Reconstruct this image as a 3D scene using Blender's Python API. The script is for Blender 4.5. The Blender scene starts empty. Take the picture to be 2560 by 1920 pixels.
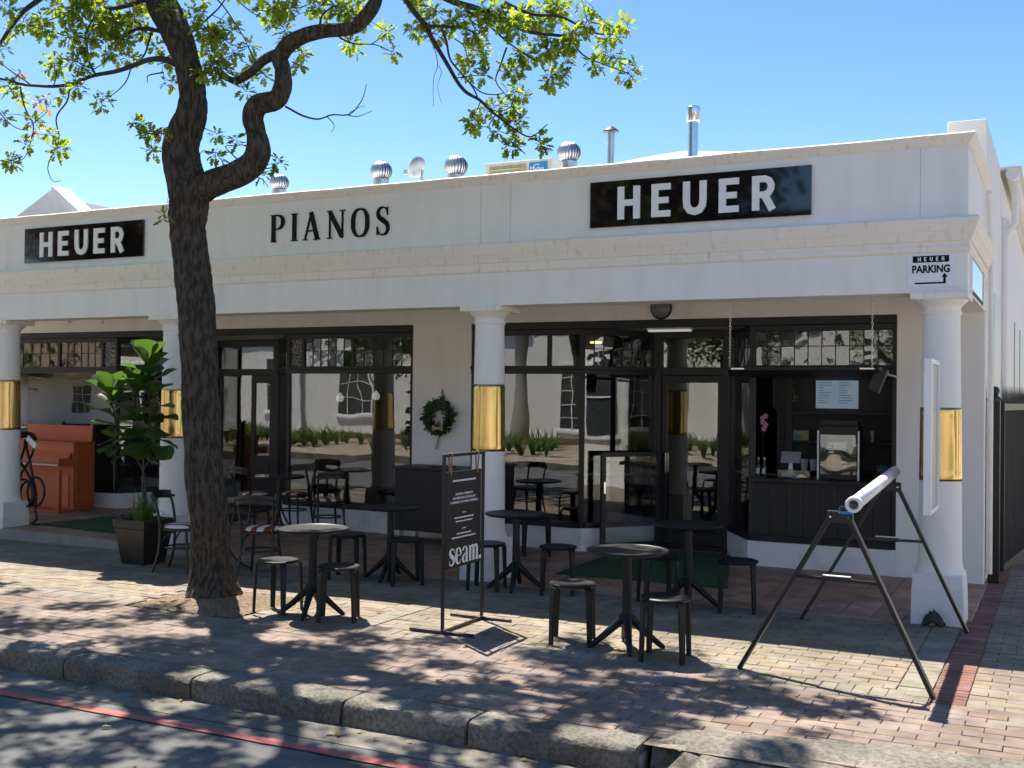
import bpy, math, random
from math import sin, cos, pi, radians, sqrt, atan2
from mathutils import Vector, Matrix, noise
random.seed(11)
scene = bpy.context.scene
COL = scene.collection

# ------------------------------------------------------------------ camera
F_PX, YAW, PITCH, ROLL, EYE = 2766.7, 0.463246, 0.0101646, 0.0110205, 1.9
_f = Vector((-sin(YAW)*cos(PITCH), cos(YAW)*cos(PITCH), sin(PITCH)))
_r = Vector((cos(YAW), sin(YAW), 0)); _u = _r.cross(_f)
CR = cos(ROLL)*_r + sin(ROLL)*_u; CU = -sin(ROLL)*_r + cos(ROLL)*_u
cam_d = bpy.data.cameras.new('camera'); cam = bpy.data.objects.new('camera', cam_d); COL.objects.link(cam)
cam_d.sensor_width = 36; cam_d.lens = F_PX/2560*36; cam_d.clip_start = .05; cam_d.clip_end = 3000
cam.matrix_world = Matrix(((CR.x, CU.x, -_f.x, 0), (CR.y, CU.y, -_f.y, 0), (CR.z, CU.z, -_f.z, EYE), (0, 0, 0, 1)))
scene.camera = cam
def ray(px, py): return _f + (px-1280)/F_PX*CR - (py-960)/F_PX*CU
def PY(px, py, Y):
    d = ray(px, py); t = Y/d.y; return Vector((d.x*t, Y, EYE+d.z*t))
def PZ(px, py, Z):
    d = ray(px, py); t = (Z-EYE)/d.z; return Vector((d.x*t, d.y*t, Z))
# ------------------------------------------------------------------ sky, sun, exposure
SUN = Vector((.46, -.335, -1.0)).normalized()
w = bpy.data.worlds.new('World'); scene.world = w; w.use_nodes = True
nt = w.node_tree; bg = nt.nodes['Background']; sky = nt.nodes.new('ShaderNodeTexSky')
sky.sky_type = 'NISHITA'; sky.sun_disc = False
sky.sun_elevation = math.asin(-SUN.z); sky.sun_rotation = atan2(-SUN.x, -SUN.y)
sky.altitude = 50; sky.air_density = 1.0; sky.dust_density = 0.2; sky.ozone_density = 1.5
hsv = nt.nodes.new('ShaderNodeHueSaturation'); hsv.inputs['Saturation'].default_value = 1.28; hsv.inputs['Hue'].default_value = .507
nt.links.new(sky.outputs[0], hsv.inputs['Color']); nt.links.new(hsv.outputs[0], bg.inputs[0]); bg.inputs[1].default_value = .064
sl = bpy.data.lights.new('sun', 'SUN'); so = bpy.data.objects.new('sun', sl); COL.objects.link(so)
sl.energy = 3.9; sl.angle = radians(.53); sl.color = (1, .94, .84)
so.rotation_euler = SUN.to_track_quat('-Z', 'Y').to_euler(); so.location = (-10, 10, 30)
vs = scene.view_settings; vs.view_transform = 'Standard'; vs.look = 'None'; vs.gamma = 1; vs.use_curve_mapping = False
vs.exposure = 1.62
scene.cycles.max_bounces = 10; scene.cycles.diffuse_bounces = 7; scene.cycles.transparent_max_bounces = 24; scene.cycles.sample_clamp_indirect = 8
# ------------------------------------------------------------------ materials
def mat(name, col, rough=.6, metal=0, var=0, scale=6, bump=0, bscale=None, stretch=None, col2=None, rnd=0, spec=.5, lo=.35, hi=.65, detail=5, stain=0):
    m = bpy.data.materials.new(name); m.use_nodes = True
    n = m.node_tree.nodes; L = m.node_tree.links; b = n['Principled BSDF']
    b.inputs['Roughness'].default_value = rough; b.inputs['Metallic'].default_value = metal
    b.inputs['Specular IOR Level'].default_value = spec
    b.inputs['Base Color'].default_value = (*col, 1)
    tc = n.new('ShaderNodeTexCoord'); mp = n.new('ShaderNodeMapping'); geo = n.new('ShaderNodeNewGeometry'); L.new(geo.outputs['Position'] if stain else tc.outputs['Object'], mp.inputs[0])
    if stretch: mp.inputs['Scale'].default_value = stretch
    cur = None
    if col2 or var:
        nz = n.new('ShaderNodeTexNoise'); nz.inputs['Scale'].default_value = scale; nz.inputs['Detail'].default_value = detail
        L.new(mp.outputs[0], nz.inputs['Vector'])
        rp = n.new('ShaderNodeMapRange'); rp.inputs[1].default_value = lo; rp.inputs[2].default_value = hi
        L.new(nz.outputs[0], rp.inputs[0])
        mx = n.new('ShaderNodeMix'); mx.data_type = 'RGBA'
        c2 = col2 if col2 else tuple(c*(1-var) for c in col)
        mx.inputs[6].default_value = (*col, 1); mx.inputs[7].default_value = (*c2, 1)
        L.new(rp.outputs[0], mx.inputs[0]); cur = mx.outputs[2]
    if rnd:
        oi = n.new('ShaderNodeObjectInfo'); at = n.new('ShaderNodeAttribute'); at.attribute_name = 'rnd'
        ad = n.new('ShaderNodeMath'); ad.operation = 'ADD'; L.new(oi.outputs['Random'], ad.inputs[0]); L.new(at.outputs['Fac'], ad.inputs[1])
        fr = n.new('ShaderNodeMath'); fr.operation = 'FRACT'; L.new(ad.outputs[0], fr.inputs[0])
        hs = n.new('ShaderNodeHueSaturation')
        mr = n.new('ShaderNodeMapRange'); mr.inputs[3].default_value = 1-rnd; mr.inputs[4].default_value = 1+rnd
        L.new(fr.outputs[0], mr.inputs[0]); L.new(mr.outputs[0], hs.inputs['Value'])
        m2 = n.new('ShaderNodeMath'); m2.operation = 'MULTIPLY'; m2.inputs[1].default_value = 7.3; L.new(fr.outputs[0], m2.inputs[0])
        f2 = n.new('ShaderNodeMath'); f2.operation = 'FRACT'; L.new(m2.outputs[0], f2.inputs[0])
        mh = n.new('ShaderNodeMapRange'); mh.inputs[3].default_value = .49; mh.inputs[4].default_value = .51
        L.new(f2.outputs[0], mh.inputs[0]); L.new(mh.outputs[0], hs.inputs['Hue'])
        ms = n.new('ShaderNodeMapRange'); ms.inputs[3].default_value = .75; ms.inputs[4].default_value = 1.1
        L.new(f2.outputs[0], ms.inputs[0]); L.new(ms.outputs[0], hs.inputs['Saturation'])
        if cur: L.new(cur, hs.inputs['Color'])
        else: hs.inputs['Color'].default_value = (*col, 1)
        cur = hs.outputs[0]
    if stain:
        nz = n.new('ShaderNodeTexNoise'); nz.inputs['Scale'].default_value = 1.7; nz.inputs['Detail'].default_value = 9; nz.inputs['Roughness'].default_value = .62; L.new(geo.outputs['Position'], nz.inputs['Vector'])
        rp = n.new('ShaderNodeMapRange'); rp.inputs[1].default_value = .36; rp.inputs[2].default_value = .62; rp.inputs[3].default_value = 1-stain; rp.inputs[4].default_value = 1.06; L.new(nz.outputs[0], rp.inputs[0])
        mx = n.new('ShaderNodeMix'); mx.data_type = 'RGBA'; mx.blend_type = 'MULTIPLY'; mx.inputs[0].default_value = 1
        if cur: L.new(cur, mx.inputs[6])
        else: mx.inputs[6].default_value = (*col, 1)
        L.new(rp.outputs[0], mx.inputs[7]); cur = mx.outputs[2]
    if cur: L.new(cur, b.inputs['Base Color'])
    if bump:
        nb = n.new('ShaderNodeTexNoise'); nb.inputs['Scale'].default_value = bscale or scale*4; nb.inputs['Detail'].default_value = 6
        L.new(mp.outputs[0], nb.inputs['Vector'])
        bp = n.new('ShaderNodeBump'); bp.inputs['Strength'].default_value = 1; bp.inputs['Distance'].default_value = bump
        L.new(nb.outputs[0], bp.inputs['Height']); L.new(bp.outputs[0], b.inputs['Normal'])
    return m
def leaf_mat(name, c1, c2, c3, trans=.45, scale=3.0, rough=.5):
    m = bpy.data.materials.new(name); m.use_nodes = True
    n = m.node_tree.nodes; L = m.node_tree.links; b = n['Principled BSDF']; out = n['Material Output']
    at = n.new('ShaderNodeAttribute'); at.attribute_name = 'rnd'
    oi = n.new('ShaderNodeObjectInfo'); ad = n.new('ShaderNodeMath'); ad.operation = 'ADD'
    L.new(oi.outputs['Random'], ad.inputs[0]); L.new(at.outputs['Fac'], ad.inputs[1])
    fr = n.new('ShaderNodeMath'); fr.operation = 'FRACT'; L.new(ad.outputs[0], fr.inputs[0])
    cr = n.new('ShaderNodeValToRGB'); e = cr.color_ramp.elements
    e[0].color = (*c1, 1); e[1].color = (*c3, 1); k = cr.color_ramp.elements.new(.55); k.color = (*c2, 1)
    L.new(fr.outputs[0], cr.inputs[0]); L.new(cr.outputs[0], b.inputs['Base Color'])
    b.inputs['Roughness'].default_value = rough
    tr = n.new('ShaderNodeBsdfTranslucent'); hs = n.new('ShaderNodeHueSaturation'); hs.inputs['Value'].default_value = 2.9; hs.inputs['Saturation'].default_value = 1.1
    hs.inputs['Hue'].default_value = .488
    L.new(cr.outputs[0], hs.inputs['Color']); L.new(hs.outputs[0], tr.inputs[0])
    mx = n.new('ShaderNodeMixShader'); mx.inputs[0].default_value = trans
    L.new(b.outputs[0], mx.inputs[1]); L.new(tr.outputs[0], mx.inputs[2]); L.new(mx.outputs[0], out.inputs[0])
    return m
def glass_mat(name, base=.05, wav=.004, tint=(.9, .92, .92), wscale=2.2):
    m = bpy.data.materials.new(name); m.use_nodes = True
    n = m.node_tree.nodes; L = m.node_tree.links; out = n['Material Output']; n.remove(n['Principled BSDF'])
    lw = n.new('ShaderNodeLayerWeight'); lw.inputs[0].default_value = .5
    p = n.new('ShaderNodeMath'); p.operation = 'POWER'; p.inputs[1].default_value = 5; L.new(lw.outputs['Facing'], p.inputs[0])
    q = n.new('ShaderNodeMath'); q.operation = 'MULTIPLY_ADD'; q.inputs[1].default_value = 1-base; q.inputs[2].default_value = base
    L.new(p.outputs[0], q.inputs[0])
    g = n.new('ShaderNodeBsdfGlossy'); g.inputs['Roughness'].default_value = .0
    t = n.new('ShaderNodeBsdfTransparent'); t.inputs[0].default_value = (*tint, 1)
    tc = n.new('ShaderNodeTexCoord'); nz = n.new('ShaderNodeTexNoise'); nz.inputs['Scale'].default_value = wscale; nz.inputs['Detail'].default_value = 1
    L.new(tc.outputs['Object'], nz.inputs['Vector'])
    bp = n.new('ShaderNodeBump'); bp.inputs['Distance'].default_value = wav; L.new(nz.outputs[0], bp.inputs['Height']); L.new(bp.outputs[0], g.inputs['Normal'])
    mx = n.new('ShaderNodeMixShader'); L.new(q.outputs[0], mx.inputs[0]); L.new(t.outputs[0], mx.inputs[1]); L.new(g.outputs[0], mx.inputs[2])
    L.new(mx.outputs[0], out.inputs[0]); return m
def emit_mat(name, col, s):
    m = bpy.data.materials.new(name); m.use_nodes = True
    b = m.node_tree.nodes['Principled BSDF']; b.inputs['Base Color'].default_value = (*col, 1)
    b.inputs['Emission Color'].default_value = (*col, 1); b.inputs['Emission Strength'].default_value = s; return m
def stripe_mat(name, a, b_, period, axis=0):
    m = bpy.data.materials.new(name); m.use_nodes = True
    n = m.node_tree.nodes; L = m.node_tree.links; b = n['Principled BSDF']; b.inputs['Roughness'].default_value = .75
    tc = n.new('ShaderNodeTexCoord'); sp = n.new('ShaderNodeSeparateXYZ'); L.new(tc.outputs['Object'], sp.inputs[0])
    d = n.new('ShaderNodeMath'); d.operation = 'DIVIDE'; d.inputs[1].default_value = period; L.new(sp.outputs[axis], d.inputs[0])
    f = n.new('ShaderNodeMath'); f.operation = 'FRACT'; L.new(d.outputs[0], f.inputs[0])
    g = n.new('ShaderNodeMath'); g.operation = 'GREATER_THAN'; g.inputs[1].default_value = .5; L.new(f.outputs[0], g.inputs[0])
    mx = n.new('ShaderNodeMix'); mx.data_type = 'RGBA'; mx.inputs[6].default_value = (*a, 1); mx.inputs[7].default_value = (*b_, 1)
    L.new(g.outputs[0], mx.inputs[0]); L.new(mx.outputs[2], b.inputs['Base Color']); return m
M = dict(
 white=mat('white_plaster', (.87, .85, .81), .75, col2=(.80, .77, .715), scale=2.6, stretch=(2.2, 2.2, .35), bump=.002, bscale=90, lo=.45, hi=.82, detail=8),
 trim=mat('painted_trim', (.87, .825, .74), .7, col2=(.60, .53, .42), scale=5, stretch=(4, 4, .6), bump=.003, bscale=40, lo=.56, hi=.86, detail=9),
 side=mat('side_plaster', (.88, .86, .81), .75, var=.04, scale=1.3, bump=.0015, bscale=140),
 stain=mat('base_plaster', (.78, .78, .77), .75, col2=(.58, .56, .53), scale=3, bump=.002, bscale=60, lo=.55, hi=.8),
 black=mat('black_frame_paint', (.012, .0125, .016), .42, var=.3, scale=9, bump=.0006, bscale=90),
 board=mat('black_boards', (.014, .0135, .015), .5, col2=(.021, .018, .017), scale=4, stretch=(6, 6, .6), bump=.0008, bscale=20),
 resin=mat('black_resin', (.015, .0155, .0175), .45, var=.2, scale=20, bump=.0003, bscale=300, spec=.3),
 metal_black=mat('black_powder_metal', (.012, .012, .014), .38, bump=.0003, bscale=200),
 dark_wood=mat('dark_bentwood', (.018, .017, .017), .35, var=.3, scale=8),
 gold=mat('gold_foil', (.70, .50, .20), .2, metal=1, var=.2, scale=5, bump=.003, bscale=7, stretch=(1, 1, .35)),
 glass=glass_mat('window_glass', .125, .0018, wscale=1.6), glass_old=glass_mat('old_leaded_glass', .13, .004, wscale=5),
 sidepanel=glass_mat('gloss_panel', .5, .001, (.25, .3, .35)),
 lead=mat('lead_came', (.03, .03, .032), .5),
 textured=mat('textured_glass', (.25, .26, .28), .25, metal=.6, col2=(.02, .02, .025), scale=60, bump=.01, bscale=70, lo=.45, hi=.55),
 sign=mat('sign_black_gloss', (.008, .008, .008), .04, var=.2, scale=2, spec=1.0),
 signw=mat('sign_white', (.85, .85, .83), .4), letter_black=mat('letter_black', (.006, .006, .007), .5, spec=.15),
 panelw=mat('panel_white', (.82, .83, .85), .35), alu=mat('grey_alu', (.45, .46, .48), .4, metal=.4),
 galv=mat('galvanised', (.62, .64, .66), .3, metal=.9, var=.2, scale=9, bump=.001, bscale=30),
 steel=mat('stainless', (.7, .72, .75), .16, metal=1, bump=.0006, bscale=20),
 roof=mat('painted_roof', (.72, .71, .68), .5, var=.12, scale=3),
 cream=mat('cream_metal', (.72, .68, .58), .5, var=.15, scale=8), blue=mat('badge_blue', (.03, .25, .55), .4),
 coil=mat('coil_grill', (.42, .38, .22), .5, var=.3, scale=30),
 bark=mat('bark', (.098, .080, .062), .95, col2=(.042, .033, .025), scale=34, stretch=(1, 1, .26), bump=.03, bscale=26, lo=.40, hi=.58, detail=8, spec=.2),
 twig=mat('twig', (.06, .045, .035), .85, var=.3, scale=20),
 leaf=leaf_mat('oak_leaf', (.075, .115, .018), (.12, .165, .022), (.18, .21, .03), .6),
 leaf_y=leaf_mat('oak_leaf_yellow', (.30, .22, .03), (.26, .17, .03), (.22, .09, .03), .4),
 fig=leaf_mat('fig_leaf', (.028, .062, .014), (.04, .085, .016), (.06, .10, .02), .34, rough=.32),
 herb=leaf_mat('herb_leaf', (.05, .10, .02), (.08, .15, .03), (.12, .20, .05), .35),
 wreath=leaf_mat('wreath_leaf', (.02, .05, .02), (.03, .07, .025), (.05, .09, .03), .2),
 bush=leaf_mat('bush_leaf', (.035, .075, .016), (.055, .11, .02), (.09, .15, .03), .3),
 brown_bush=leaf_mat('brown_bush', (.16, .085, .05), (.13, .09, .05), (.20, .12, .07), .3),
 purple=mat('purple_flower', (.30, .18, .42), .7), pink=mat('pink_petal', (.68, .26, .42), .6), pink2=mat('dark_pink', (.35, .03, .12), .6),
 planter=mat('planter_bronze', (.032, .026, .023), .38, var=.3, scale=6), soil=mat('soil', (.05, .035, .025), .95, var=.4, scale=40, bump=.01, bscale=60),
 orange=mat('orange_paint', (.60, .135, .042), .5, var=.15, scale=4, bump=.0006, bscale=60), ivory=mat('ivory_keys', (.75, .72, .62), .35),
 rug=mat('green_turf', (.03, .095, .036), .95, var=.35, scale=60, bump=.006, bscale=300),
 paver_pink=mat('paver_pink', (.250, .178, .138), .85, var=.3, scale=7, bump=.0025, bscale=110, rnd=.09, stain=.34),
 paver_buff=mat('paver_buff', (.262, .208, .142), .85, var=.28, scale=7, bump=.0025, bscale=110, rnd=.08, stain=.34),
 paver_grey=mat('paver_grey', (.25, .218, .165), .85, var=.22, scale=7, bump=.0025, bscale=110, rnd=.10, stain=.34),
 paver_red=mat('paver_red', (.23, .098, .072), .85, var=.28, scale=8, bump=.0025, bscale=110, rnd=.13, stain=.34),
 tile=mat('terracotta_tile', (.40, .235, .165), .62, var=.3, scale=5, bump=.0012, bscale=60, rnd=.14, stain=.25),
 grout=mat('sand_joint', (.24, .20, .15), .95, var=.35, scale=30, bump=.003, bscale=120),
 granite=mat('granite', (.235, .215, .178), .92, col2=(.135, .12, .096), scale=38, bump=.008, bscale=70, lo=.40, hi=.66, detail=10, spec=.2, stain=.45),
 concrete=mat('concrete', (.34, .32, .27), .9, col2=(.27, .25, .22), scale=4, bump=.004, bscale=70),
 asphalt=mat('asphalt', (.155, .152, .142), .92, col2=(.095, .095, .093), scale=3, bump=.005, bscale=260, detail=8, stain=.28),
 gutter=mat('gutter_grit', (.23, .205, .16), .93, col2=(.12, .112, .095), scale=7, bump=.006, bscale=160, detail=8, stain=.35),
 redline=mat('worn_red_paint', (.42, .115, .095), .9, col2=(.22, .15, .13), scale=15, bump=.003, bscale=200, lo=.42, hi=.72, detail=9, spec=.2),
 mulch=mat('bark_mulch', (.26, .185, .115), .95, col2=(.11, .075, .045), scale=40, bump=.02, bscale=60, detail=8),
 ground=mat('earth', (.18, .14, .09), .95, var=.3, scale=.5),
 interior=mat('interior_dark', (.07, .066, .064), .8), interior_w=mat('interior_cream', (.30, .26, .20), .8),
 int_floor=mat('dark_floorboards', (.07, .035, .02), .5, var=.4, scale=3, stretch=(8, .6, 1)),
 gloss_black=mat('piano_black', (.006, .006, .007), .08), violin=mat('violin_varnish', (.10, .025, .012), .25, var=.4, scale=6),
 brass=mat('brass', (.7, .5, .18), .25, metal=1), screen=emit_mat('menu_screen', (.22, .31, .40), .16),
 lamp_y=emit_mat('lamp_warm', (1, .72, .18), 1.3), lamp_w=emit_mat('lamp_white', (.8, .8, .76), .13),
 bulkhead=mat('bulkhead_glass', (.16, .18, .17), .12), ribbon=mat('ribbon_hessian', (.42, .32, .2), .85), leather=mat('leather_strap', (.33, .18, .1), .6),
 pvc=mat('white_tube', (.80, .80, .76), .35), gatebar=mat('gate_steel', (.05, .05, .052), .45, metal=.3),
 kraft=mat('kraft_box', (.45, .33, .18), .8), teal=mat('teal_print', (.05, .28, .36), .6), pastry=mat('pastry', (.50, .30, .12), .7, var=.5, scale=50),
 clear=glass_mat('clear_plastic', .12, .01, (.85, .87, .88)), paper=mat('paper', (.7, .7, .68), .7), stripe=stripe_mat('striped_seat', (.24, .035, .03), (.72, .69, .64), .135),
 thatch=mat('brown_roof', (.21, .155, .10), .95, var=.3, scale=3, bump=.02, bscale=20), bed=mat('garden_bed', (.44, .36, .27), .95, var=.4, scale=3),
 redbrick=mat('brick_edge', (.22, .10, .065), .9, var=.3, scale=8), winglass=mat('far_pane', (.05, .055, .06), .08), tabletop=mat('glass_table_top', (.10, .12, .11), .08, spec=.9),
)
# ------------------------------------------------------------------ helpers
class MB:
    def __init__(s): s.v = []; s.f = []; s.T = None; s.r = None
    def add(s, vs_, fs_, rnd=None):
        o = len(s.v)
        s.v += [tuple(s.T @ Vector(p)) for p in vs_] if s.T else [tuple(p) for p in vs_]
        s.f += [tuple(i+o for i in f) for f in fs_]
        if rnd is not None:
            if s.r is None: s.r = []
            s.r += [rnd]*len(fs_)
    def box(s, x0, x1, y0, y1, z0, z1):
        s.add([(x0, y0, z0), (x1, y0, z0), (x1, y1, z0), (x0, y1, z0), (x0, y0, z1), (x1, y0, z1), (x1, y1, z1), (x0, y1, z1)],
              [(3, 2, 1, 0), (4, 5, 6, 7), (0, 1, 5, 4), (1, 2, 6, 5), (2, 3, 7, 6), (3, 0, 4, 7)]); return s
    def tube(s, pts, rad, n=8, cap=True, closed=False):
        pts = [Vector(p) for p in pts]; k = len(pts)
        if not isinstance(rad, (list, tuple)): rad = [rad]*k
        vs_ = []; prev = None
        for i, p in enumerate(pts):
            if closed: t = (pts[(i+1) % k]-pts[i-1])
            else: t = pts[min(i+1, k-1)]-pts[max(i-1, 0)]
            if t.length < 1e-9: t = Vector((0, 0, 1))
            t.normalize()
            if prev is None:
                a = Vector((1, 0, 0)) if abs(t.x) < .8 else Vector((0, 1, 0)); prev = (a-t*a.dot(t)).normalized()
            else:
                q = prev-t*prev.dot(t); prev = q.normalized() if q.length > 1e-6 else prev
            b = t.cross(prev)
            for j in range(n):
                an = 2*pi*j/n; vs_.append(p+(prev*cos(an)+b*sin(an))*rad[i])
        fs_ = []
        for i in range(k if closed else k-1):
            i2 = (i+1) % k
            for j in range(n): fs_.append((i*n+j, i*n+(j+1) % n, i2*n+(j+1) % n, i2*n+j))
        if cap and not closed: fs_ += [tuple(range(n-1, -1, -1)), tuple(range((k-1)*n, k*n))]
        s.add(vs_, fs_); return s
    def cyl(s, p0, p1, r0, r1=None, n=12): return s.tube([p0, p1], [r0, r0 if r1 is None else r1], n)
    def bar(s, p0, p1, wx, wy):  # rectangular bar between two points
        p0, p1 = Vector(p0), Vector(p1); t = (p1-p0).normalized()
        a = Vector((0, 0, 1)) if abs(t.z) < .9 else Vector((1, 0, 0)); u = t.cross(a).normalized(); v = t.cross(u)
        vs_ = [p+u*sx*wx/2+v*sy*wy/2 for p in (p0, p1) for sx, sy in ((-1, -1), (1, -1), (1, 1), (-1, 1))]
        s.add(vs_, [(3, 2, 1, 0), (4, 5, 6, 7), (0, 1, 5, 4), (1, 2, 6, 5), (2, 3, 7, 6), (3, 0, 4, 7)]); return s
    def lathe(s, prof, c=(0, 0, 0), n=28, cap=True):
        vs_ = []; k = len(prof)
        for r, z in prof:
            for j in range(n): vs_.append((c[0]+r*cos(2*pi*j/n), c[1]+r*sin(2*pi*j/n), c[2]+z))
        fs_ = [(i*n+j, i*n+(j+1) % n, (i+1)*n+(j+1) % n, (i+1)*n+j) for i in range(k-1) for j in range(n)]
        if cap: fs_ += [tuple(range(n-1, -1, -1)), tuple(range((k-1)*n, k*n))]
        s.add(vs_, fs_); return s
    def sphere(s, c, r, n=12, sz=1):
        s.lathe([(max(r*sin(pi*i/(n//2)), 1e-4), -r*sz*cos(pi*i/(n//2))) for i in range(n//2+1)], c, n); return s
    def prism(s, poly, a, b, f):  # poly list of 2d, f(u,v,t)->xyz
        k = len(poly); vs_ = [f(u, v, a) for u, v in poly]+[f(u, v, b) for u, v in poly]
        s.add(vs_, [tuple(range(k-1, -1, -1)), tuple(range(k, 2*k))]+[(i, (i+1) % k, k+(i+1) % k, k+i) for i in range(k)]); return s
    def mesh(s, name):
        me = bpy.data.meshes.new(name); me.from_pydata(s.v, [], s.f); me.update()
        if s.r is not None and len(s.r) == len(s.f):
            at = me.attributes.new('rnd', 'FLOAT', 'FACE'); at.data.foreach_set('value', s.r)
        return me
    def build(s, name, m, parent=None, smooth=None, bevel=0, fix=True):
        me = s.mesh(name); return link(name, me, m, parent, smooth, bevel, fix)
def wmat(o):
    b = Matrix.LocRotScale(o.location, o.rotation_euler, o.scale)
    return (wmat(o.parent) @ o.matrix_parent_inverse @ b) if o.parent else b
def link(name, me, m, parent=None, smooth=None, bevel=0, fix=False):
    if m is not None and not me.materials: me.materials.append(M[m] if isinstance(m, str) else m)
    if fix:
        import bmesh
        bm = bmesh.new(); bm.from_mesh(me); bmesh.ops.recalc_face_normals(bm, faces=bm.faces); bm.to_mesh(me); bm.free()
    if smooth is not None:
        me.shade_smooth()
        if smooth < 180: me.set_sharp_from_angle(angle=radians(smooth))
    o = bpy.data.objects.new(name, me); COL.objects.link(o)
    if parent:
        o.parent = parent; o.matrix_parent_inverse = wmat(parent).inverted()
    if bevel:
        bv = o.modifiers.new('bevel', 'BEVEL'); bv.width = bevel; bv.segments = 2; bv.limit_method = 'ANGLE'; bv.angle_limit = radians(40)
    return o
def tag(o, label, cat, group=None):
    o['label'] = label; o['category'] = cat
    if group: o['group'] = group
    return o
def thing(name, label, cat, loc=(0, 0, 0), rz=0, group=None):
    o = bpy.data.objects.new(name, None); COL.objects.link(o); o.empty_display_size = .1
    o.location = loc; o.rotation_euler = (0, 0, rz); return tag(o, label, cat, group)
def struct(o): o['kind'] = 'structure'; return o
def stuff(o): o['kind'] = 'stuff'; return o
def copy_tree(o, parent=None):
    c = o.copy(); COL.objects.link(c); c.parent = parent
    for ch in o.children: copy_tree(ch, c)
    return c
def place(proto, used, loc, rz, label):
    o = proto if not used else copy_tree(proto)
    o.location = loc; o.rotation_euler = (0, 0, rz); o['label'] = label; return o
def B(*a): return MB().box(*a)
def spline(pts, n=6):
    pts = [Vector(p) for p in pts]; out = []
    for i in range(len(pts)-1):
        p0 = pts[max(i-1, 0)]; p1 = pts[i]; p2 = pts[i+1]; p3 = pts[min(i+2, len(pts)-1)]
        for k in range(n):
            t = k/n; out.append(.5*((2*p1)+(p2-p0)*t+(2*p0-5*p1+4*p2-p3)*t*t+(3*p1-p0-3*p2+p3)*t**3))
    out.append(pts[-1]); return out
def lerpl(vals, n):
    out = []
    for i in range(len(vals)-1):
        for k in range(n): out.append(vals[i]+(vals[i+1]-vals[i])*k/n)
    return out+[vals[-1]]
def zs(x): return min(0., .005*(x+4))
def zf(x): return .006+max(0., -(x+5.3))*.0125
def gz(x, y): return zf(x) if y > 10.0 else zs(x)
YF = 10.02     # front plane of fascia
YB = 12.45     # shopfront plane
XC = -.735     # building corner
XL = -17.5
# ------------------------------------------------------------------ ground, road, pavement
def sheet(name, m, x0, x1, y0, y1, zfun, nx=24, ny=1, parent=None):
    vs_ = [(x0+(x1-x0)*i/nx, y0+(y1-y0)*j/ny, zfun(x0+(x1-x0)*i/nx, y0+(y1-y0)*j/ny)) for j in range(ny+1) for i in range(nx+1)]
    fs_ = [(j*(nx+1)+i, j*(nx+1)+i+1, (j+1)*(nx+1)+i+1, (j+1)*(nx+1)+i) for j in range(ny) for i in range(nx)]
    mb = MB(); mb.add(vs_, fs_); return mb.build(name, m, parent)
struct(sheet('ground', 'ground', -900, 900, -900, 900, lambda x, y: -.35, 8, 8))
road = struct(sheet('road', 'asphalt', -70, 40, -3.6, 5.66, lambda x, y: zs(x)-.15, 110, 4))
struct(sheet('road_gutter', 'gutter', -40, 30, 5.36, 5.70, lambda x, y: zs(x)-.146+.02*(y-5.36), 80, 2))
rl = MB()
rnd_ = random.Random(3); xs = [-40+i*.06 for i in range(1000)]
for i in range(len(xs)-1):
    a, b = xs[i], xs[i+1]
    if a > 6: break
    f = lambda x, s: 5.155+s*.088+.007*noise.noise((x*3, s*5, 0))+.004*noise.noise((x*14, s*5, 2))
    rl.add([(a, f(a, 0), zs(a)-.1415), (b, f(b, 0), zs(b)-.1415), (b, f(b, 1), zs(b)-.1415), (a, f(a, 1), zs(a)-.1415)], [(0, 1, 2, 3)])
struct(rl.build('road_marking', 'redline'))
# pavement slab with bricks on it
pav = struct(sheet('pavement', 'grout', -20, 4.5, 5.80, 10.02, lambda x, y: zs(x)-.012, 40, 1))
drive = struct(sheet('driveway', 'grout', -.76, 6, 9.98, 40, lambda x, y: -.010, 8, 4))
def brick_mesh(name, lx, ly, m, seed):
    r = random.Random(seed); h = .05; c = .0035
    x, y = lx/2-.002, ly/2-.002
    j = lambda: r.uniform(-.0012, .0012)
    vs_ = [(-x, -y, -h), (x, -y, -h), (x, y, -h), (-x, y, -h)]
    vs_ += [(-x+j(), -y+j(), -c), (x+j(), -y+j(), -c), (x+j(), y+j(), -c), (-x+j(), y+j(), -c)]
    vs_ += [(-x+c, -y+c, j()*.6), (x-c, -y+c, j()*.6), (x-c, y-c, j()*.6), (-x+c, y-c, j()*.6)]
    fs_ = [(0, 1, 5, 4), (1, 2, 6, 5), (2, 3, 7, 6), (3, 0, 4, 7), (4, 5, 9, 8), (5, 6, 10, 9), (6, 7, 11, 10), (7, 4, 8, 11), (8, 9, 10, 11)]
    me = bpy.data.meshes.new(name); me.from_pydata(vs_, [], fs_); me.materials.append(M[m]); return me
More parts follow.
